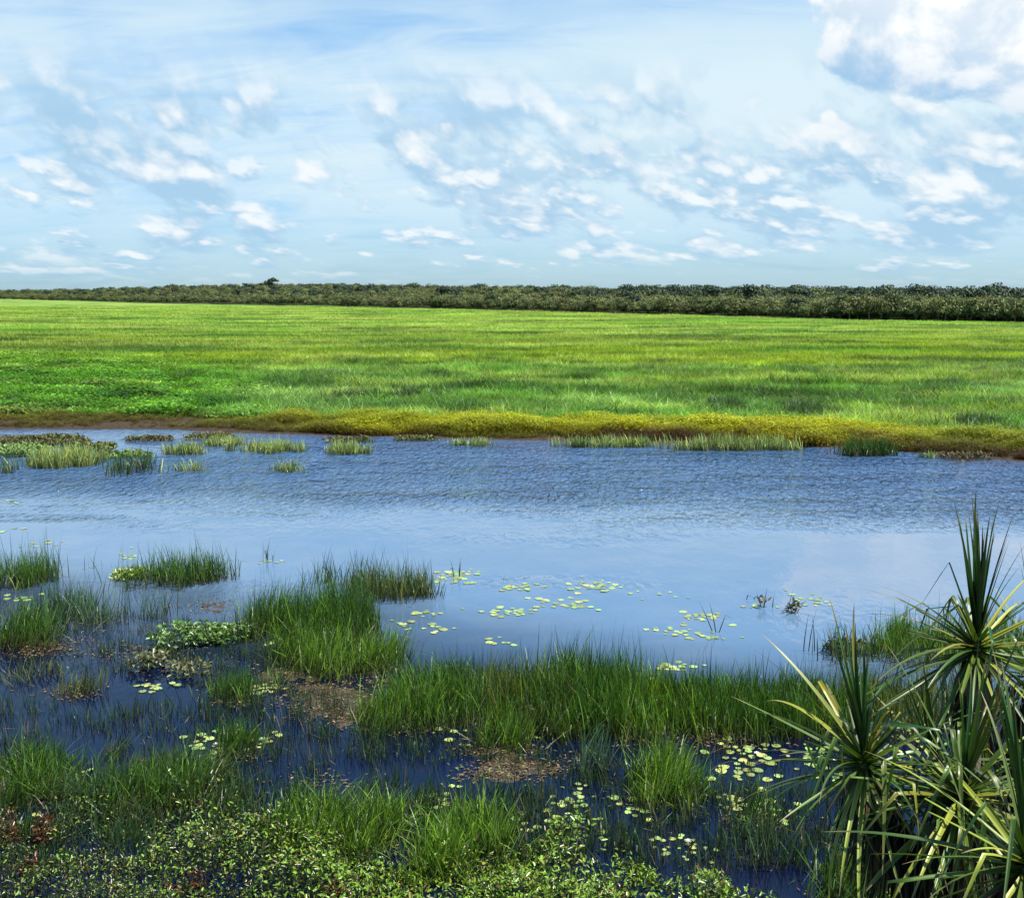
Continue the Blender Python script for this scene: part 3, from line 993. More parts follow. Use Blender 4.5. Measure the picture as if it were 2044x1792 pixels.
for (x, y, w, dep, n, h, lab) in [
    (785, 803, 150, 2.0, 2600, 1.25, 'long dark green stand of sedge behind the yellow bank, left of centre'),
    (1449, 824, 38, 1.2, 700, 1.35, 'small dark sedge clump right behind the yellow bank, right of centre'),
    (1612, 836, 48, 1.5, 1000, 1.35, 'dark sedge clump behind the yellow bank between two others'),
    (1955, 862, 50, 1.5, 900, 1.35, 'dark sedge clump behind the yellow bank nearest the right edge')]:
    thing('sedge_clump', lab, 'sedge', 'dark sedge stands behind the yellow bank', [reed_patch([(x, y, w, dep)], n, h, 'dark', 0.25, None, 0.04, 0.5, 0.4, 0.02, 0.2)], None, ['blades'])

# ------------------------------------------------------------------ near reeds
G = 'reed clumps in the near shallows'
W_ = 0.35      # the breeze leans the tall blades to the right
near_clumps = [   # list of ellipses, blades, height, palette, lean, extra palette part, label
    ([(50, 1160, 70, 0.9)], 620, 1.15, 'green', 0.12, 'reed clump at the left edge in front of the smooth water'),
    ([(350, 1160, 110, 0.8), (410, 1155, 45, 0.7)], 900, 1.10, 'green', 0.12, 'wide reed clump with yellow leaves at its left foot'),
    ([(130, 1225, 75, 0.9)], 420, 1.05, 'blue', 0.15, 'dim bluish reed clump below the left edge clump'),
    ([(215, 1238, 32, 0.6)], 170, 1.05, 'blue', 0.15, 'narrow bluish reed clump in the left shallows'),
    ([(310, 1235, 28, 0.5)], 60, 0.95, 'blue', 0.12, 'a few bluish stems rising before the wide clump'),
    ([(45, 1278, 80, 0.8)], 620, 1.05, 'green', 0.2, 'deep green reed clump at the left edge above the brown litter'),
    ([(538, 1118, 9, 0.15)], 14, 1.05, 'dark', 0.08, 'lone tuft of three tall stems in smooth water'),
    ([(187, 1135, 14, 0.2)], 9, 1.0, 'dark', 0.06, 'pair of thin dark stems between the two left clumps'),
    ([(650, 1165, 42, 0.5)], 90, 1.15, 'dark', 0.08, 'sparse dark stems behind the tallest green bed'),
    ([(800, 1190, 72, 0.6), (745, 1180, 45, 0.6)], 820, 1.10, 'olive', 0.10, 'olive upright reed clump mirrored in smooth water'),
    ([(540, 1255, 62, 0.9)], 800, 1.25, 'green', 0.22, 'left shoulder of the tall green reed bed, leaning out'),
    ([(655, 1265, 92, 1.3)], 1900, 1.45, 'green', 0.10, 'tallest and darkest green reed bed left of centre'),
    ([(690, 1325, 125, 1.0), (620, 1310, 60, 0.7)], 1900, 0.95, 'bright', 0.28, 'bright arching grass spilling in front of the tallest bed'),
    ([(800, 1435, 68, 0.6)], 800, 0.95, 'bright', 0.25, 'bright grass tussock at the end of the mud flat'),
    ([(905, 1405, 95, 1.2), (840, 1390, 60, 0.8)], 1700, 1.05, 'green', 0.15, 'mid green reed bed right of the bright tussock'),
    ([(1040, 1410, 95, 1.3), (985, 1400, 60, 1.0)], 1700, 1.05, 'olive', 0.15, 'olive reed bed with dry leaning stalks at centre'),
    ([(1160, 1405, 105, 1.5), (1235, 1425, 60, 1.0)], 2500, 1.35, 'green', 0.12, 'high humped reed bed right of centre below the lily pads'),
    ([(1330, 1425, 115, 1.1), (1260, 1435, 60, 0.8)], 2000, 0.95, 'bright', 0.12, 'bright green stretch of the reed belt right of the hump'),
    ([(1480, 1430, 100, 1.1), (1410, 1430, 60, 1.0)], 1900, 1.05, 'green', 0.10, 'dense green stretch of the reed belt with a red brown foot'),
    ([(1630, 1425, 100, 1.1), (1560, 1430, 50, 1.0)], 1800, 0.95, 'green', 0.10, 'reed belt stretch just left of the pandanus'),
    ([(1780, 1420, 100, 1.2), (1930, 1420, 80, 1.0)], 1300, 0.95, 'olive', 0.12, 'olive reed belt stretch behind the pandanus leaves'),
    ([(1850, 1300, 120, 1.2), (1990, 1290, 80, 1.2)], 2100, 0.85, 'bright', 0.12, 'sunny reed bed behind the tallest pandanus crown'),
    ([(1690, 1310, 55, 0.6)], 130, 0.95, 'dark', 0.15, 'thin dark reeds standing off the sunny bed on the right'),
    ([(462, 1388, 34, 0.4)], 320, 0.70, 'green', 0.12, 'small compact reed tuft beside lily pads in the dark water'),
    ([(150, 1385, 45, 0.4)], 150, 0.55, 'olive', 0.2, 'low brownish tuft in the dark water at left'),
    ([(60, 1352, 60, 0.4)], 110, 0.6, 'olive', 0.3, 'thin straggling tuft at the left edge above the dark water'),
    ([(470, 1495, 38, 0.4)], 320, 0.70, 'green', 0.2, 'small green tuft with pads around its foot'),
    ([(1008, 1480, 44, 0.5)], 480, 0.80, 'bright', 0.22, 'rounded bright tuft in front of the centre reed bed'),
    ([(1185, 1535, 34, 0.4)], 170, 0.80, 'blue', 0.2, 'loose bluish tuft with dry stalks right of centre'),
    ([(1325, 1575, 72, 0.6)], 950, 0.85, 'bright', 0.25, 'bright reed tussock with a brown foot and clear mirror image'),
    ([(1505, 1625, 62, 0.5)], 260, 0.55, 'green', 0.25, 'low thin tuft among pads right of the mirrored tussock'),
    ([(50, 1570, 90, 0.6)], 900, 0.75, 'green', 0.35, 'green grass clump leaning at the lower left edge'),
    ([(190, 1590, 80, 0.6)], 600, 0.65, 'dark', 0.35, 'dark grass clump right of the leaning one at lower left'),
    ([(320, 1585, 85, 0.7)], 900, 0.85, 'green', 0.35, 'slanting green grass clump below the round pads'),
    ([(620, 1665, 78, 0.6)], 1100, 0.85, 'bright', 0.45, 'brightest yellow green arching grass clump near the bottom'),
    ([(730, 1670, 55, 0.5)], 650, 0.80, 'bright', 0.40, 'bright grass clump between the yellowest one and the broad one'),
    ([(925, 1690, 105, 0.7)], 1500, 0.80, 'bright', 0.28, 'broad bright grass clump at the bottom centre'),
    ([(1760, 1800, 120, 1.0)], 1300, 0.75, 'green', 0.30, 'green grass below the hanging pandanus leaves'),
    ([(1930, 1830, 110, 0.9)], 800, 0.80, 'green', 0.25, 'upright grass at the pandanus foot in the bottom corner'),
    ([(1500, 1700, 40, 0.5)], 120, 0.75, 'blue', 0.12, 'thin dark stems in the navy water left of the pandanus'),
    ([(1050, 1600, 22, 0.3)], 70, 0.8, 'dark', 0.10, 'thin dark upright tuft among small pads at centre'),
]
for pts, n, h, pal, lean, lab in near_clumps:
    wind = W_ if lean >= 0.2 else None
    n = int(n * (1.0 if n > 500 else 0.95)); h = h * (0.92 if min(p[1] for p in pts) > 1380 and max(p[1] for p in pts) < 1450 else 1.02)
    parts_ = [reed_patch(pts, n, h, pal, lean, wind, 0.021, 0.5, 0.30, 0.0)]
    names = ['blades']
    if n > 60:
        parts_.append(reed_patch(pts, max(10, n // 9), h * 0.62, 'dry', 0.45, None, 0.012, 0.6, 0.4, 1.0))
        names.append('dry_blades')
    if n > 300:
        other = {'green': 'bright', 'bright': 'green', 'olive': 'green', 'blue': 'green', 'dark': 'green'}[pal]
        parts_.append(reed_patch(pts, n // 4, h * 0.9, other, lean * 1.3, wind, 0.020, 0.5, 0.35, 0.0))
        names.append('side_shoots')
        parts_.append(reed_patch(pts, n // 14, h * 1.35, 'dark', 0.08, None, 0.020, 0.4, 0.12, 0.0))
        names.append('tall_stems')
    thing('reed_clump', lab, 'reeds', G, parts_, M_reed, names)

for pts, n, h, cols, lab in [
    ([(390, 1280, 105, 0.7), (460, 1275, 60, 0.5)], 1500, 0.50, [(0.07, 0.15, 0.03), (0.12, 0.20, 0.05), (0.05, 0.08, 0.02)], 'leafy water plant clump left of the tallest reeds'),
    ([(300, 1330, 50, 0.5), (380, 1345, 45, 0.4)], 420, 0.40, [(0.08, 0.10, 0.03), (0.14, 0.13, 0.07), (0.05, 0.06, 0.02)], 'ragged brownish leafy plants in front of the leafy clump'),
    ([(265, 1152, 45, 0.5)], 520, 0.32, [(0.22, 0.30, 0.05), (0.16, 0.22, 0.04)], 'low yellow green leaves at the left foot of the wide reed clump'),
    ([(1690, 1302, 60, 0.4)], 320, 0.35, [(0.05, 0.06, 0.02), (0.08, 0.10, 0.03)], 'dark crumpled leaves before the sunny reed bed on the right')]:
    thing('leafy_water_plant', lab, 'water plant', 'leafy clumps among the reeds', [leafy_patch(pts, n, h, cols, 0.12)], M_cover, ['foliage'])

# scattered emergent stems over the dark shallows (nobody could count them)
def scattered_stems():
    m = 5000
    xd = rng.uniform(-250, 1720, m); yd = rng.uniform(1200, 1740, m)
    den = fbm(xd * 0.010, yd * 0.018, 120, 4, 0.6)
    lim = np.interp(xd, [-250, 450, 600, 700, 1250, 1400, 1720], [1200, 1240, 1330, 1430, 1460, 1490, 1560])
    keep = (den > 0.40 + 0.20 * np.exp(-(((xd - 180) / 230) ** 2 + ((yd - 1400) / 75) ** 2))) & (yd > lim) & ~((np.abs(xd - 1500) < 130) & (yd < 1580) & (rng.uniform(0, 1, m) < 0.85))
    xd, yd = xd[keep], yd[keep]; m = len(xd)
    P = np.array([at(a, b, -0.02) for a, b in zip(xd, yd)])
    cnt = rng.integers(3, 15, m)
    tall = rng.uniform(0.16, 0.48, m) * (0.45 + 1.1 * vnoise(P[:, 0] * 0.8, P[:, 1] * 0.8, 122))
    kind = rng.uniform(0, 1, m)
    own = np.repeat(np.arange(m), cnt); n = len(own)
    B = P[own].copy(); B[:, :2] += rng.normal(0, 0.11, (n, 2))
    hh = tall[own] * rng.uniform(0.45, 1.15, n)
    k = kind[own] + rng.normal(0, 0.12, n)
    pick = lambda i: np.where((k < 0.45)[:, None], PAL['dark'][i], np.where((k < 0.70)[:, None], PAL['blue'][i], np.where((k < 0.88)[:, None], PAL['green'][i], np.where((k < 0.95)[:, None], PAL['olive'][i], PAL['dry'][i])))) * rng.uniform(0.4, 1.4, (n, 1))
    V, Q, C = blades(B, hh, rng.uniform(0, 6.28, n), np.abs(rng.normal(0.1, 0.14, n)), np.abs(rng.normal(0.15, 0.2, n)), rng.uniform(0.008, 0.020, n), pick(0), pick(1), 3, np.where(rng.uniform(0, 1, n) < 0.12, 0.6, 9.0))
    tag(obj('emergent_stems', mesh_np('emergent_stems', V, Q, C, M_reed)), 'thin dark stems scattered through the dark near water', 'reeds', None, 'stuff')


scattered_stems()


def marsh_grass():
    """uneven grass filling the weedy margin between the clumps"""
    m = 5200
    xd = rng.uniform(-350, 1350, m); yd = rng.uniform(1430, 1720, m)
    lo = np.interp(xd, [-350, 0, 250, 400, 540, 700, 900, 1050, 1350], [1470, 1490, 1505, 1510, 1580, 1615, 1605, 1650, 1680])
    den = fbm(xd * 0.013 + 5, yd * 0.022, 150, 4, 0.6)
    keep = (yd > lo + 60 * (vnoise(xd * 0.02, yd * 0.02, 151) - 0.5)) & (den > 0.50) & (yd < 1640 + 60 * den)
    xd, yd, den = xd[keep], yd[keep], den[keep]; m = len(xd)
    P = np.array([at(a, b, -0.02) for a, b in zip(xd, yd)])
    cnt = rng.integers(6, 20, m)
    tall = rng.uniform(0.15, 0.52, m); lean = rng.uniform(0.1, 0.6, m); kind = rng.uniform(0, 1, m)
    own = np.repeat(np.arange(m), cnt); n = len(own)
    B = P[own].copy(); B[:, :2] += rng.normal(0, 0.10, (n, 2))
    k = kind[own] + rng.normal(0, 0.1, n)
    pick = lambda i: np.where((k < 0.40)[:, None], PAL['dark'][i], np.where((k < 0.70)[:, None], PAL['green'][i], np.where((k < 0.84)[:, None], PAL['olive'][i], np.where((k < 0.95)[:, None], PAL['bright'][i], PAL['dry'][i])))) * rng.uniform(0.35, 1.3, (n, 1))
    V, Q, C = blades(B, tall[own] * rng.uniform(0.45, 1.15, n), np.where(rng.uniform(0, 1, n) < 0.6, 0.3, 0.0) + rng.normal(0, 1.0, n), np.abs(rng.normal(lean[own], 0.2, n)), np.abs(rng.normal(0.4, 0.3, n)), rng.uniform(0.010, 0.022, n), pick(0), pick(1), 3, np.where(rng.uniform(0, 1, n) < 0.1, 0.6, 9.0))
    tag(obj('marsh_grass', mesh_np('marsh_grass', V, Q, C, M_reed)), 'uneven dark green grass filling the weedy lower left margin', 'grass', None, 'stuff')


marsh_grass()

# brown leaf litter and duckweed drifting on the water round the mud and the reed feet
def litter():
    P, L = [], []
    src = [(m[0], m[1], m[2] * 0.9, m[3]) for m in MUD] + [(p[0], p[1] + 14, p[2] * 1.1, 0.5) for c in near_clumps for p in c[0] if p[1] > 1200 and c[1] > 250]
    for xd, yd, w, a in src:
        k = int(w * 5.5 * a)
        X = xd + rng.normal(0, 0.6, k) * w; Yd = yd + rng.normal(0, 0.30, k) * w * 0.45
        P += [tuple(at(u, v)) for u, v in zip(X, Yd)]
    P = np.array(P); n = len(P)
    P[:, 2] = np.maximum(bed_h(P[:, 0], P[:, 1]), 0.0) + rng.uniform(0.008, 0.02, n)
    k = rng.uniform(0, 1, n)
    col = np.where((k < 0.6)[:, None], (0.10, 0.062, 0.032), np.where((k < 0.85)[:, None], (0.20, 0.15, 0.085), (0.16, 0.20, 0.05))) * rng.uniform(0.5, 1.4, (n, 1))
    s = rng.uniform(0.02, 0.10, n)
    V, Q, C = leaves(P, s, s * rng.uniform(0.15, 0.6, n), rng.uniform(0, 6.28, n), rng.normal(0, 0.08, n), rng.normal(0, 0.1, n), col)
    tag(obj('floating_litter', mesh_np('floating_litter', V, Q, C, M_dead)), 'brown bits of dead leaf drifting round mud and reed feet', 'leaf litter', None, 'stuff')


litter()

# ------------------------------------------------------------------ leafy ground cover along the near edge (stuff)
def ground_cover():
    top = lambda q: np.interp(q, [-900, 0, 120, 200, 280, 400, 480, 560, 700, 860, 1000, 1080, 1150, 1220, 1270, 1320, 1400, 1520, 1700, 1900, 2600],
                              [1540, 1590, 1595, 1620, 1605, 1600, 1615, 1650, 1690, 1720, 1700, 1640, 1630, 1645, 1680, 1735, 1760, 1770, 1785, 1790, 1760])
    n = 150000
    xd = rng.uniform(-500, 2000, n); yd = 1580 + 520 * rng.uniform(0, 1, n) ** 0.9
    r = np.array([(a, b) for a, b in zip(xd, yd)])
    v = (CY - yd) / F
    rz = -sp + cp * v
    t = -H / rz
    X = (xd - CX) / F * t; Y = (cp + sp * v) * t
    edge = yd - top(xd) - 8 - 30 * (fbm(X * 1.3, Y * 1.3, 131, 3) - 0.5)
    hole = fbm(X * 0.75, Y * 0.95, 133, 4, 0.55)
    dens = sstep(0, 40, edge) * (1 - sstep(0.53, 0.63, hole) * 0.9)
    for hx, hy, hw, hh in ((250, 1690, 42, 28), (895, 1790, 50, 22), (1600, 1790, 60, 40)):
        dens = dens * (1 - np.exp(-(((xd - hx) / hw) ** 4 + ((yd - hy) / hh) ** 4)))
    keep = rng.uniform(0, 1, n) < dens
    X, Y, xd, yd = X[keep], Y[keep], xd[keep], yd[keep]
    n = len(X)
    hmax = 0.06 + 0.62 * sstep(0.35, 0.7, fbm(X * 1.1, Y * 1.1, 135, 3))
    Z = hmax * rng.uniform(0.0, 1, n) ** 0.6
    P = np.stack([X, Y, np.maximum(Z, 0.01)], -1)
    zone = fbm(X * 0.6, Y * 0.8, 137, 4)
    fresh, deep, yel, rus = np.array((0.140, 0.240, 0.028)), np.array((0.014, 0.026, 0.006)), np.array((0.190, 0.190, 0.035)), np.array((0.075, 0.045, 0.014))  # near-black leaves paint the shaded gaps between the bright ones
    k = rng.uniform(0, 1, n)
    right = sstep(250, 700, xd + (zone - 0.5) * 500)
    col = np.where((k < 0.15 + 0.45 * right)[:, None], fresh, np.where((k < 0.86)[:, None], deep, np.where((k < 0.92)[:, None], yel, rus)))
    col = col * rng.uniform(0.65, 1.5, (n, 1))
    L = rng.uniform(0.036, 0.090, n) * (0.75 + 0.40 * right)
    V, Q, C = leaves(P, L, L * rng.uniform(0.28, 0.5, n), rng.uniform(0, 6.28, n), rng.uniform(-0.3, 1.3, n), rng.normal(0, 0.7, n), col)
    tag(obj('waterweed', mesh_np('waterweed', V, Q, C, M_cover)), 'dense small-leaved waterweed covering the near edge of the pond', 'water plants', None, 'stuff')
    # thin stems below the leaves
    m = 7000
    s = rng.integers(0, n, m)
    B = P[s].copy(); hh = np.maximum(B[:, 2], 0.05) * 1.05; B[:, 2] = -0.02
    c0 = np.array((0.06, 0.05, 0.025)) * rng.uniform(0.6, 1.5, (m, 1)); c1 = np.array((0.08, 0.11, 0.03)) * rng.uniform(0.6, 1.5, (m, 1))
    V, Q, C = blades(B, hh, rng.uniform(0, 6.28, m), np.abs(rng.normal(0.2, 0.2, m)), np.abs(rng.normal(0.2, 0.2, m)), rng.uniform(0.005, 0.011, m), c0, c1, 2)
    tag(obj('waterweed_stems', mesh_np('waterweed_stems', V, Q, C, M_cover)), 'brown stems under the waterweed leaves', 'water plants', None, 'stuff')


ground_cover()

for (x, y, h, n, lab) in [(20, 1690, 0.55, 90, 'rusty red upright plant at the lower left edge'), (92, 1685, 0.65, 110, 'rusty red upright plant right of its twin at lower left'),
                          (60, 1745, 0.35, 60, 'short rusty plant below the red pair'), (392, 1780, 0.4, 60, 'small rusty plant at the bottom left of centre'),
                          (345, 1800, 0.35, 50, 'low rusty shoot touching the bottom edge'), (668, 1800, 0.4, 60, 'rusty shoot at the bottom edge near the centre')]:
    c = at(x, y)
    pp = leafy_patch([(x, y, 22, 0.16)], n, h, [(0.085, 0.026, 0.008), (0.10, 0.040, 0.010), (0.05, 0.035, 0.010)], 0.075)
    B = np.array([(c.x + rng.normal(0, 0.08), c.y + rng.normal(0, 0.08), -0.02) for _ in range(14)])
    st = blades(B, h * rng.uniform(0.6, 1.0, 14), rng.uniform(0, 6.28, 14), rng.uniform(0, 0.25, 14), rng.uniform(0, 0.2, 14), np.full(14, 0.012), np.tile((0.07, 0.03, 0.015), (14, 1)), np.tile((0.15, 0.05, 0.015), (14, 1)), 3)
    thing('red_plant', lab, 'plant', 'rusty plants in the lower left', [pp, st], M_cover, ['foliage', 'stems'])

# ------------------------------------------------------------------ water lilies
def pad_mesh(seed):
    r = random.Random(seed)
    k = 15
    notch = 0.22
    V = [(0.02, 0, 0.0)]
    for i in range(k):
        a = notch + (2 * math.pi - 2 * notch) * i / (k - 1)
        rr = 0.5 * (1 + 0.06 * math.sin(3 * a + seed) + r.uniform(-0.025, 0.025))
        V.append((rr * math.cos(a), rr * math.sin(a) * 0.93, 0.012 * math.sin(2 * a + seed * 1.7) + r.uniform(0, 0.012)))
    for i in range(k):                       # lower rim, gives the leaf its thickness
        x, y, z = V[1 + i]
        V.append((x * 0.985, y * 0.985, z - 0.02))
    me = bpy.data.meshes.new('lily_pad')
    Fc = [(0, 1 + i, 2 + i) for i in range(k - 1)] + [(1 + i, 1 + k + i, 2 + k + i, 2 + i) for i in range(k - 1)]
    me.from_pydata(V, [], Fc)
    a = me.color_attributes.new('Col', 'FLOAT_COLOR', 'POINT')
    for i in range(len(V)):
        s = 1.0 if i == 0 else r.uniform(0.85, 1.1)
        if 0 < i and seed % 2 and r.random() < 0.3: a.data[i].color = (0.75, 0.5, 0.5, 1)
        else: a.data[i].color = (s, s, s * 0.95, 1)
    me.materials.append(M_pad)
    return me


PADS = [pad_mesh(i) for i in range(6)]


def petal_flower():
    V, Q = [], []
    for ring, (n, tilt, L) in enumerate(((8, 0.5, 1.0), (7, 1.0, 0.85))):
        for i in range(n):
            a = 2 * math.pi * i / n + ring * 0.4
            d = Vector((math.cos(a) * math.cos(tilt), math.sin(a) * math.cos(tilt), math.sin(tilt))); s = Vector((-math.sin(a), math.cos(a), 0))
            b = len(V)
            V += [tuple(d * 0.08 * L), tuple(d * 0.6 * L + s * 0.16), tuple(d * L), tuple(d * 0.6 * L - s * 0.16)]
            Q.append((b, b + 1, b + 2, b + 3))
    return mesh_np('flower', np.array(V), np.array(Q), np.ones((len(V), 3)), M_flower)


FLOWER = petal_flower()
lilies = [  # x, y, half w px, half depth m, pads, pad size m, flowers, label
    (918, 1150, 48, 0.75, 26, 0.26, 0, 'dense pale water lily patch right of the olive reed clump'),
    (1012, 1221, 46, 0.35, 15, 0.27, 0, 'tight water lily patch nearest the reeds among the open water pads'),
    (1045, 1172, 40, 0.35, 11, 0.26, 0, 'water lily patch to the left of the farthest densest patch'),
    (1180, 1168, 44, 0.55, 20, 0.26, 0, 'farthest and densest water lily patch in the open water'),
    (1110, 1205, 70, 0.6, 17, 0.25, 0, 'loose water lily scatter in the middle of the open water'),
    (845, 1252, 48, 0.45, 10, 0.30, 0, 'yellowish water lily pads right of the tallest reed bed'),
    (850, 1222, 42, 0.25, 6, 0.24, 0, 'few pale water lily pads below the mirrored olive clump'),
    (1405, 1230, 48, 0.35, 12, 0.26, 0, 'water lily patch with one yellow pad at right of the open water'),
    (1345, 1258, 48, 0.35, 9, 0.24, 0, 'thin water lily scatter left of the bent stalks'),
    (1412, 1272, 38, 0.25, 9, 0.25, 0, 'water lily patch around the foot of the bent stalks'),
    (1310, 1190, 60, 0.5, 6, 0.22, 0, 'widely spaced small pads between the two open water patches'),
    (1465, 1248, 6, 0.05, 1, 0.40, 0, 'single large pad alone right of the bent stalks'),
    (1625, 1200, 36, 0.8, 10, 0.24, 0, 'pale water lily patch right of the crumpled dark plant'),
    (1512, 1210, 30, 0.2, 5, 0.24, 0, 'pads around the small dark upright plant in open water'),
    (1335, 1331, 60, 0.25, 9, 0.26, 0, 'line of pads just behind the bright stretch of reed belt'),
    (1000, 1282, 40, 0.25, 5, 0.24, 0, 'few pads peeping over the centre reed bed'),
    (1490, 1510, 85, 0.75, 24, 0.24, 1, 'large yellow green water lily patch in dark water left of the pandanus'),
    (1635, 1510, 45, 0.7, 15, 0.20, 1, 'water lily pads half hidden by pandanus leaves'),
    (1465, 1595, 32, 0.35, 9, 0.20, 0, 'small water lily group behind the low thin tuft'),
    (1540, 1622, 55, 0.35, 8, 0.22, 0, 'yellow green pads in front of the low thin tuft'),
    (540, 1373, 42, 0.35, 11, 0.24, 0, 'yellow green pads right of the small compact tuft'),
    (295, 1371, 45, 0.3, 9, 0.22, 0, 'yellow green pads in the darkest blue water at left'),
    (410, 1488, 55, 0.6, 16, 0.20, 1, 'round pads around the small green tuft at lower left'),
    (530, 1478, 30, 0.3, 6, 0.20, 0, 'short row of pads right of the small green tuft'),
    (105, 1580, 80, 0.6, 15, 0.17, 0, 'small pads between the grass clumps at lower left'),
    (960, 1480, 75, 0.6, 11, 0.20, 0, 'yellowish pads around the rounded bright tuft'),
    (860, 1590, 50, 0.5, 9, 0.19, 0, 'pads behind the broad bright grass clump'),
    (1150, 1592, 60, 0.5, 12, 0.19, 0, 'pads above the leafy mound at right of centre'),
    (1255, 1612, 40, 0.35, 6, 0.19, 0, 'few pads at the foot of the mirrored tussock'),
    (1090, 1645, 70, 0.3, 10, 0.18, 0, 'pads along the edge of the waterweed at centre'),
    (1340, 1690, 80, 0.5, 16, 0.13, 1, 'many tiny pale pads in the navy water by the waterweed'),
    (45, 1196, 30, 0.3, 6, 0.26, 0, 'yellow pads at the left edge between two reed clumps'),
    (260, 1105, 30, 0.9, 7, 0.24, 0, 'faint pads behind the wide reed clump'),
    (90, 1086, 40, 0.5, 6, 0.25, 0, 'faint pads behind the left edge reed clump'),
    (22, 1000, 26, 0.9, 5, 0.32, 0, 'farthest faint pads at the left edge of the smooth water'),
    (15, 1057, 22, 0.5, 4, 0.28, 0, 'faint pads at the left edge halfway across the smooth water'),
    (545, 1120, 24, 0.25, 5, 0.24, 0, 'pale pads round the lone tall stems'),
    (545, 1280, 40, 0.4, 5, 0.20, 1, 'pale pads at the foot of the leaning reed shoulder'),
]
kk = 0
for (x, y, w, dep, n, size, fl, lab) in lilies:
    n = int(n * 1.55) if n > 1 else n
    c = at(x, y)
    r = bpy.data.objects.new('water_lily', None); COL.objects.link(r)
    r.location = (c.x, c.y, 0.0)
    tag(r, lab, 'water lily', 'water lilies on the pond')
    rx = w / F * c.y
    placed = []
    lobes_ = [(rng.uniform(-0.6, 0.6) * rx, rng.uniform(-0.5, 0.5) * dep) for _ in range(3)]
    random.shuffle(lobes_)
    for i in range(n):
        s = size * rng.uniform(0.32, 0.88)
        for tr in range(i, i + 25):
            px, py = lobes_[tr % 3][0] + rng.normal(0, 0.45) * rx, lobes_[tr % 3][1] + rng.normal(0, 0.50) * dep
            if all((px - u) ** 2 + (py - v) ** 2 > (0.38 * (s + s2)) ** 2 for u, v, s2 in placed):
                break
        placed.append((px, py, s))
        o = obj('lily_pad', PADS[kk % 6], r, (px, py, 0.012 + 0.0015 * (i % 5)))
        o.rotation_euler = (rng.normal(0, 0.035), rng.normal(0, 0.035), rng.uniform(0, 6.28))
        o.scale = (s, s, s)
        kk += 1
    for i in range(fl):
        o = obj('flower', FLOWER, r, (rng.uniform(-rx, rx) * 0.6, rng.uniform(-dep, dep) * 0.6, 0.06))
        o.scale = (0.07, 0.07, 0.07)

# ------------------------------------------------------------------ dead stalks and crumpled plants standing in the open water
def stalks(name, lab, x, y, spec, leafn=0, cat='stalks', h0=0.0):
    """spec: list of (dx px, height m, lean rad, azimuth, kink)"""
    B = np.array([at(x + s[0], y) + Vector((0, 0, -0.02)) for s in spec])
    n = len(spec)
    c0 = np.tile((0.030, 0.034, 0.018), (n, 1)); c1 = np.tile((0.050, 0.062, 0.028), (n, 1))
    p = [blades(B, np.array([s[1] for s in spec]), np.array([s[3] for s in spec]), np.array([s[2] for s in spec]), np.full(n, 0.15), np.full(n, 0.026), c0, c1, 6, np.array([s[4] for s in spec]), np.zeros(n))]
    nm = ['stems']
    if leafn:
        p.append(leafy_patch([(x, y, 14, 0.18)], leafn, 0.35, [(0.06, 0.05, 0.03), (0.13, 0.12, 0.06), (0.04, 0.05, 0.02)], 0.16)); nm.append('withered_leaves')
    thing(name, lab, cat, 'withered plants standing in the open water', p, M_dead, nm)


stalks('dead_stalk', 'pair of bent dark stalks crossing among the right hand pads', 1425, 1262, [(-2, 0.85, 0.35, 3.0, 9), (4, 0.8, 0.15, 3.1, 9), (10, 0.7, 0.3, 0.2, 0.7)])
stalks('dead_stalk', 'two short dark stems rising from the dense pale lily patch', 912, 1152, [(-6, 0.55, 0.1, 3.0, 9), (4, 0.6, 0.02, 0, 9), (5, 0.5, 0.04, 0, 9)])
stalks('withered_plant', 'small dark upright plant with pads around it', 1523, 1212, [(-3, 0.45, 0.25, 3.1, 9), (2, 0.55, 0.05, 0, 9), (19, 0.35, 0.02, 0, 9), (0, 0.35, 0.3, 0.2, 9)], 12, 'plant')
stalks('withered_plant', 'crumpled dark plant with curled leaves in open water', 1582, 1222, [(-10, 0.6, 0.15, 0.3, 9), (-12, 0.35, 0.05, 0, 9), (8, 0.5, 0.55, 0.1, 9), (0, 0.4, 0.4, 3.0, 0.6), (4, 0.4, 0.35, -0.2, 0.5)], 34, 'plant')
stalks('dead_stalk', 'curled dark stalk arching into the water left of the small upright plant', 1490, 1196, [(0, 0.42, 0.2, 0.0, 0.45), (14, 0.25, 0.5, 0.2, 0.6)])
stalks('dead_stalk', 'row of thin dark stems before the crumpled leaves on the right', 1612, 1300, [(-8, 0.95, 0.02, 0, 9), (2, 1.0, 0.06, 0, 9), (14, 0.9, 0.03, 3, 9), (26, 0.6, 0.5, 0.1, 9), (36, 0.75, 0.45, 0.2, 9)])
stalks('dead_stalk', 'tiny dark stick alone in open water above the lily pads', 1004, 1156, [(0, 0.10, 0.5, 0.2, 9), (5, 0.08, 0.9, 0.2, 9)])
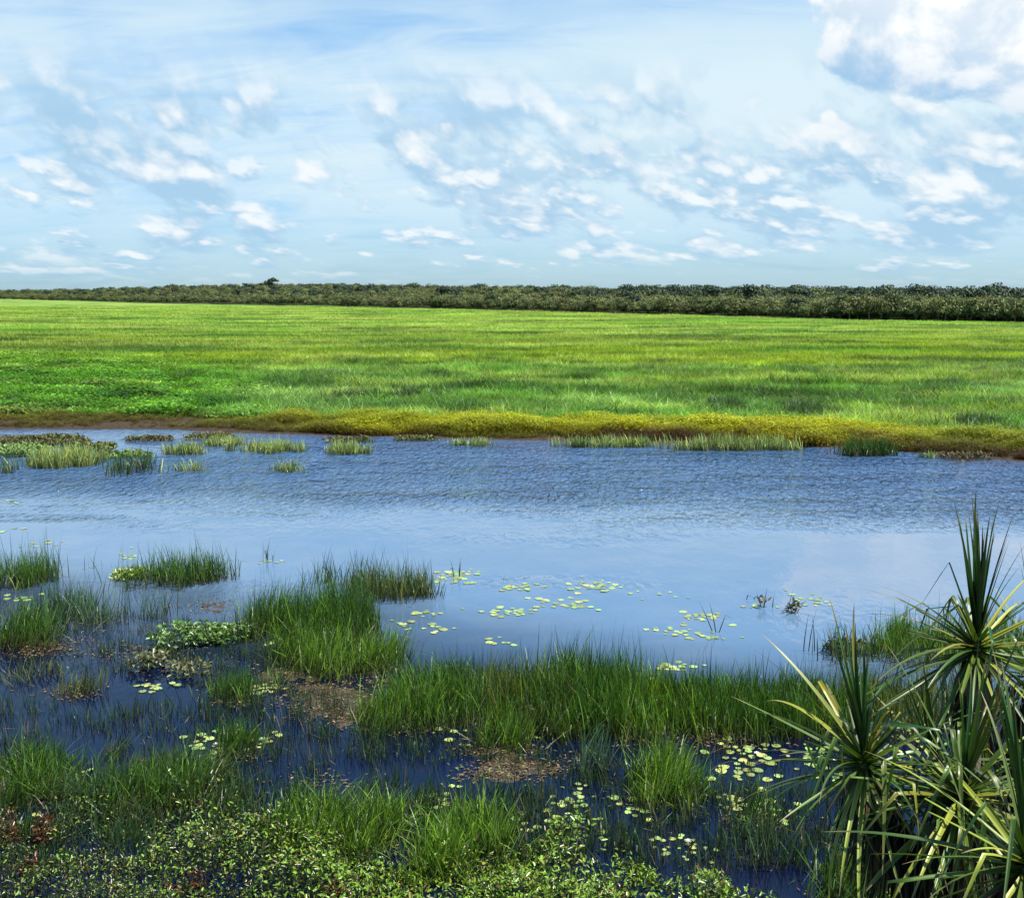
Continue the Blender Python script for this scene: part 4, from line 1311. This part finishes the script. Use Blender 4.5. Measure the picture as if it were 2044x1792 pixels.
# dry stalks leaning across the centre reeds
for (x, y, hh, ln, az, lab) in [(1095, 1470, 0.75, 0.5, 0.2, 'long dry stalk leaning right in front of the centre reed bed'), (940, 1450, 0.9, 0.35, 0.1, 'pale dry stalk slanting through the mid green reed bed'),
                                (1170, 1690, 0.6, 0.6, 2.9, 'dry stalk fallen left beside the broad bottom clump'), (1340, 1610, 0.6, 0.7, 2.8, 'pale straw slanting below the mirrored tussock'),
                                (1085, 1495, 0.7, 0.9, 0.3, 'forked dry twig lying over the water at centre')]:
    B = np.array([at(x + d, y) + Vector((0, 0, -0.02)) for d in (0, 6)])
    c = np.tile((0.22, 0.19, 0.12), (2, 1))
    thing('dry_stalk', lab, 'stalk', 'dry stalks leaning among the near reeds',
          [blades(B, np.array([hh, hh * 0.7]), np.array([az, az + 0.8]), np.array([ln, ln + 0.3]), np.array([0.2, 0.1]), np.array([0.02, 0.016]), c, c * 1.15, 5, np.array([9.0, 0.6]), np.zeros(2))], M_dead, ['stems'])

# ------------------------------------------------------------------ pandanus
def pandanus_leaf(kinks, droop, col, seed):
    """strap leaf along +X, keeled, tapering, upper side +Z"""
    r = random.Random(seed)
    seg = 11
    V, C, Q = [], [], []
    pos = Vector((0, 0, 0)); ang = 0.0; side = 0.0
    for i in range(seg + 1):
        s = i / seg
        w = 0.020 * (1 - s) ** 0.7 + 0.0012
        if s < 0.1: w *= 1.25 - 2.5 * s
        ca, sa = math.cos(ang), math.sin(ang)
        up = Vector((-sa, 0, ca))
        ch = 0.42 * w * (1 - 0.5 * s)
        yv = Vector((0, 1, 0))
        V += [tuple(pos - yv * w + up * ch), tuple(pos - yv * w * 0.45 + up * ch * 0.75), tuple(pos - up * 0.1 * w), tuple(pos + yv * w * 0.45 + up * ch * 0.75), tuple(pos + yv * w + up * ch)]
        f = 0.85 + 0.3 * s
        cc = [col[k] * f for k in range(3)]
        if s > 0.86: cc = [0.16, 0.14, 0.06]
        mid = [cc[0] * 0.8, cc[1] * 0.85, cc[2] * 0.8]
        C += [cc, cc, mid, cc, cc]
        if i < seg:
            ang -= droop / seg * (0.4 + 1.2 * s)
            for (ks, ka) in kinks:
                if s <= ks < (i + 1) / seg:
                    ang -= ka
            pos = pos + Vector((math.cos(ang), 0, math.sin(ang))) * (1.0 / seg)
            pos.y += 0.004 * math.sin(seed + s * 3)
            a = i * 5; b = a + 5
            Q += [(a + k, a + k + 1, b + k + 1, b + k) for k in range(4)]
    return mesh_np('leaf', np.array(V), np.array(Q), np.array(C), M_pan, False)


GRN, YGR, DGR, DRY = (0.062, 0.108, 0.014), (0.215, 0.235, 0.030), (0.018, 0.052, 0.010), (0.32, 0.27, 0.14)
L_str = [pandanus_leaf([], 0.06, DGR, 1), pandanus_leaf([], 0.10, DGR, 2), pandanus_leaf([], 0.16, (0.03, 0.08, 0.015), 3)]
L_mid = [pandanus_leaf([(0.55, 2.3)], 0.05, GRN, 24), pandanus_leaf([(0.45, 1.0), (0.7, 1.1)], 0.1, DGR, 25), pandanus_leaf([], 0.25, GRN, 4), pandanus_leaf([(0.5, 1.9)], 0.1, GRN, 5), pandanus_leaf([(0.62, 2.1)], 0.15, YGR, 6), pandanus_leaf([], 0.5, YGR, 7), pandanus_leaf([(0.40, 1.6)], 0.1, GRN, 8)]
L_out = [pandanus_leaf([(0.58, 1.7)], 0.15, GRN, 26), pandanus_leaf([], 1.1, YGR, 27), pandanus_leaf([], 0.8, GRN, 29), pandanus_leaf([(0.75, 1.2)], 0.35, GRN, 28), pandanus_leaf([], 0.25, GRN, 9), pandanus_leaf([], 0.55, YGR, 10), pandanus_leaf([], 0.40, GRN, 11), pandanus_leaf([(0.66, 1.4)], 0.2, YGR, 12), pandanus_leaf([(0.5, 1.2)], 0.3, GRN, 13), pandanus_leaf([], 0.15, (0.07, 0.11, 0.02), 14)]
L_dead = [pandanus_leaf([(0.3, 0.8)], 0.7, DRY, 15), pandanus_leaf([(0.45, 1.0)], 0.5, (0.10, 0.07, 0.035), 16)]


def rosette(tree, center, axis, length, n_sp, n_mid, n_out, n_dead, seed, extra=()):
    r = random.Random(seed)
    core_v, core_q, core_c = tube([(0, 0, -0.30), (0, 0, -0.1), (0, 0, 0.05), (0, 0, 0.22)], [0.055, 0.06, 0.045, 0.012], 8)
    core = obj('leaf_rosette', mesh_np('leaf_rosette', core_v, core_q, core_c * np.array((0.12, 0.14, 0.05)), M_dead, True), tree)
    core.location = center - tree.location
    core.rotation_euler = Vector(axis).normalized().to_track_quat('Z', 'Y').to_euler()
    def put(me, az, el, s, tw):
        o = obj('leaf', me, core)
        m = Matrix.Rotation(az, 4, 'Z') @ Matrix.Rotation(-el, 4, 'Y') @ Matrix.Translation((0.025, 0, 0)) @ Matrix.Rotation(tw, 4, 'X') @ Matrix.Scale(s, 4)
        o.matrix_local = Matrix.Translation((0, 0, 0.10 * math.sin(max(el, 0)) - 0.05)) @ m
    az = r.uniform(0, 6.28)
    for i in range(n_sp):
        az += 2.39996
        put(r.choice(L_str), az, math.radians(r.uniform(78, 88.5)), length * r.uniform(0.72, 1.12), r.uniform(-0.3, 0.3))
    for i in range(n_mid):
        az += 2.39996
        put(r.choice(L_mid), az + r.uniform(-0.5, 0.5), math.radians(66 - 38 * i / max(1, n_mid) + r.uniform(-10, 10)), length * r.uniform(0.7, 1.1), r.uniform(-0.35, 0.35))
    for i in range(n_out):
        az += 2.39996
        put(r.choice(L_out), az, math.radians(30 - 62 * i / max(1, n_out) + r.uniform(-12, 12)), length * r.uniform(0.65, 1.1), r.uniform(-0.4, 0.4))
    for i in range(n_dead):
        az += 2.39996
        put(r.choice(L_dead), az, math.radians(r.uniform(-50, -20)), length * r.uniform(0.6, 0.85), r.uniform(-0.6, 0.6))
    return core


def skirt(tree, top, bottom, n, rad, name='dead_leaf_skirt'):
    """old leaves hanging down round a stem"""
    f = rng.uniform(0, 1, n)
    top, bottom = np.array(top), np.array(bottom)
    B = top[None] * (1 - f[:, None]) + bottom[None] * f[:, None]
    a = rng.uniform(0, 6.28, n)
    B[:, 0] += rad * 0.5 * np.cos(a); B[:, 1] += rad * 0.5 * np.sin(a)
    h = rng.uniform(0.5, 1.15, n)
    k = rng.uniform(0, 1, n)
    c = np.where((k < 0.60)[:, None], (0.013, 0.010, 0.006), np.where((k < 0.86)[:, None], (0.05, 0.04, 0.02), (0.06, 0.085, 0.015))) * rng.uniform(0.6, 1.4, (n, 1))  # near-black majority paints the shade under the crown into the old leaves
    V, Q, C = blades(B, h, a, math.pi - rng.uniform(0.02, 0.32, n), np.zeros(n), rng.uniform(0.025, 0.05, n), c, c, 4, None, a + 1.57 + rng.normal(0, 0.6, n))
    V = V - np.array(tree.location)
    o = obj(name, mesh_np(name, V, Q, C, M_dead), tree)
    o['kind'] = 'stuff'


def stem(tree, pts, radii, name):
    V, Q, C = tube([Vector(p) - tree.location for p in pts], radii, 10)
    obj(name, mesh_np(name, V, Q, C, M_pbark, True), tree)


def pandanus():
    A, B_, C_, C2 = at_y(1949, 1292, 11.6), at_y(1726, 1525, 10.8), at_y(1918, 1590, 10.5), at_y(1870, 1545, 11.0)
    foot = Vector((A.x - 0.1, 11.3, float(bed_h(np.array([A.x]), np.array([11.3]))[0]) - 0.1))
    t = bpy.data.objects.new('pandanus_tree', None); COL.objects.link(t)
    t.location = foot
    tag(t, 'spiky pandanus with several strap-leaf crowns on one dark trunk at right', 'pandanus')
    fork = Vector((foot.x - 0.05, 11.2, 2.3))
    stem(t, [foot, (foot.x + 0.05, 11.3, 1.2), fork, (A.x - 0.06, 11.4, 3.6), A + Vector((0, 0, -0.2))], [0.14, 0.12, 0.11, 0.09, 0.07], 'trunk')
    stem(t, [fork, (B_.x * 0.5 + fork.x * 0.5, 11.0, 2.75), B_ + Vector((0.05, 0, -0.5)), B_ + Vector((0, 0, -0.2))], [0.09, 0.075, 0.06, 0.055], 'branch')
    stem(t, [fork, (C_.x * 0.4 + fork.x * 0.6, 10.9, 2.7), C_ + Vector((0, 0, -0.2))], [0.09, 0.075, 0.06], 'branch')
    stem(t, [fork + Vector((0, 0, 0.1)), (C2.x * 0.5 + fork.x * 0.5, 11.1, 3.0), C2 + Vector((0.02, 0, -0.2))], [0.07, 0.06, 0.05], 'branch')
    rosette(t, A, (-0.03, -0.05, 1), 1.55, 24, 22, 56, 16, 101)
    rosette(t, B_, (-0.16, -0.10, 1), 1.55, 14, 24, 58, 18, 102)
    rosette(t, C_, (0.05, -0.18, 1), 1.70, 8, 22, 66, 22, 103)
    rosette(t, C2, (-0.22, 0.05, 1), 1.30, 8, 8, 12, 4, 104)
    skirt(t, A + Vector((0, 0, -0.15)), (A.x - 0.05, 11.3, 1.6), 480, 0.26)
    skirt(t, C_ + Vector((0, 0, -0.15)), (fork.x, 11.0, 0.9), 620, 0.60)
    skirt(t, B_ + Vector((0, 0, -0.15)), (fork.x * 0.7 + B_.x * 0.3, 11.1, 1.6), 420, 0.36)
    # second plant, nearer, cut by the right edge
    D, E = at_y(2050, 1725, 9.0), at_y(2065, 1345, 12.2)
    foot2 = Vector((D.x + 0.15, 9.1, float(bed_h(np.array([D.x]), np.array([9.1]))[0]) - 0.1))
    t2 = bpy.data.objects.new('pandanus_tree', None); COL.objects.link(t2)
    t2.location = foot2
    tag(t2, 'nearer low pandanus crown cut off by the right edge and bottom corner', 'pandanus')
    stem(t2, [foot2, (foot2.x, 9.1, 1.6), (D.x + 0.05, 9.05, 2.9), D + Vector((0, 0, -0.2))], [0.12, 0.11, 0.09, 0.06], 'trunk')
    rosette(t2, D, (-0.10, 0.10, 1), 1.65, 16, 18, 54, 16, 105)
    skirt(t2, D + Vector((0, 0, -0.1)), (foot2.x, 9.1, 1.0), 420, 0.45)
    foot3 = Vector((E.x + 0.1, 12.3, float(bed_h(np.array([E.x]), np.array([12.3]))[0]) - 0.1))
    t3 = bpy.data.objects.new('pandanus_tree', None); COL.objects.link(t3)
    t3.location = foot3
    tag(t3, 'farther pandanus half out of the picture behind the tallest crown', 'pandanus')
    stem(t3, [foot3, (foot3.x, 12.3, 2.2), E + Vector((0, 0, -0.2))], [0.12, 0.10, 0.07], 'trunk')
    rosette(t3, E, (0.05, 0.0, 1), 1.35, 8, 10, 24, 4, 106)
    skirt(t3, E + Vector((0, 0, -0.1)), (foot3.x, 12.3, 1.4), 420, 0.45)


pandanus()
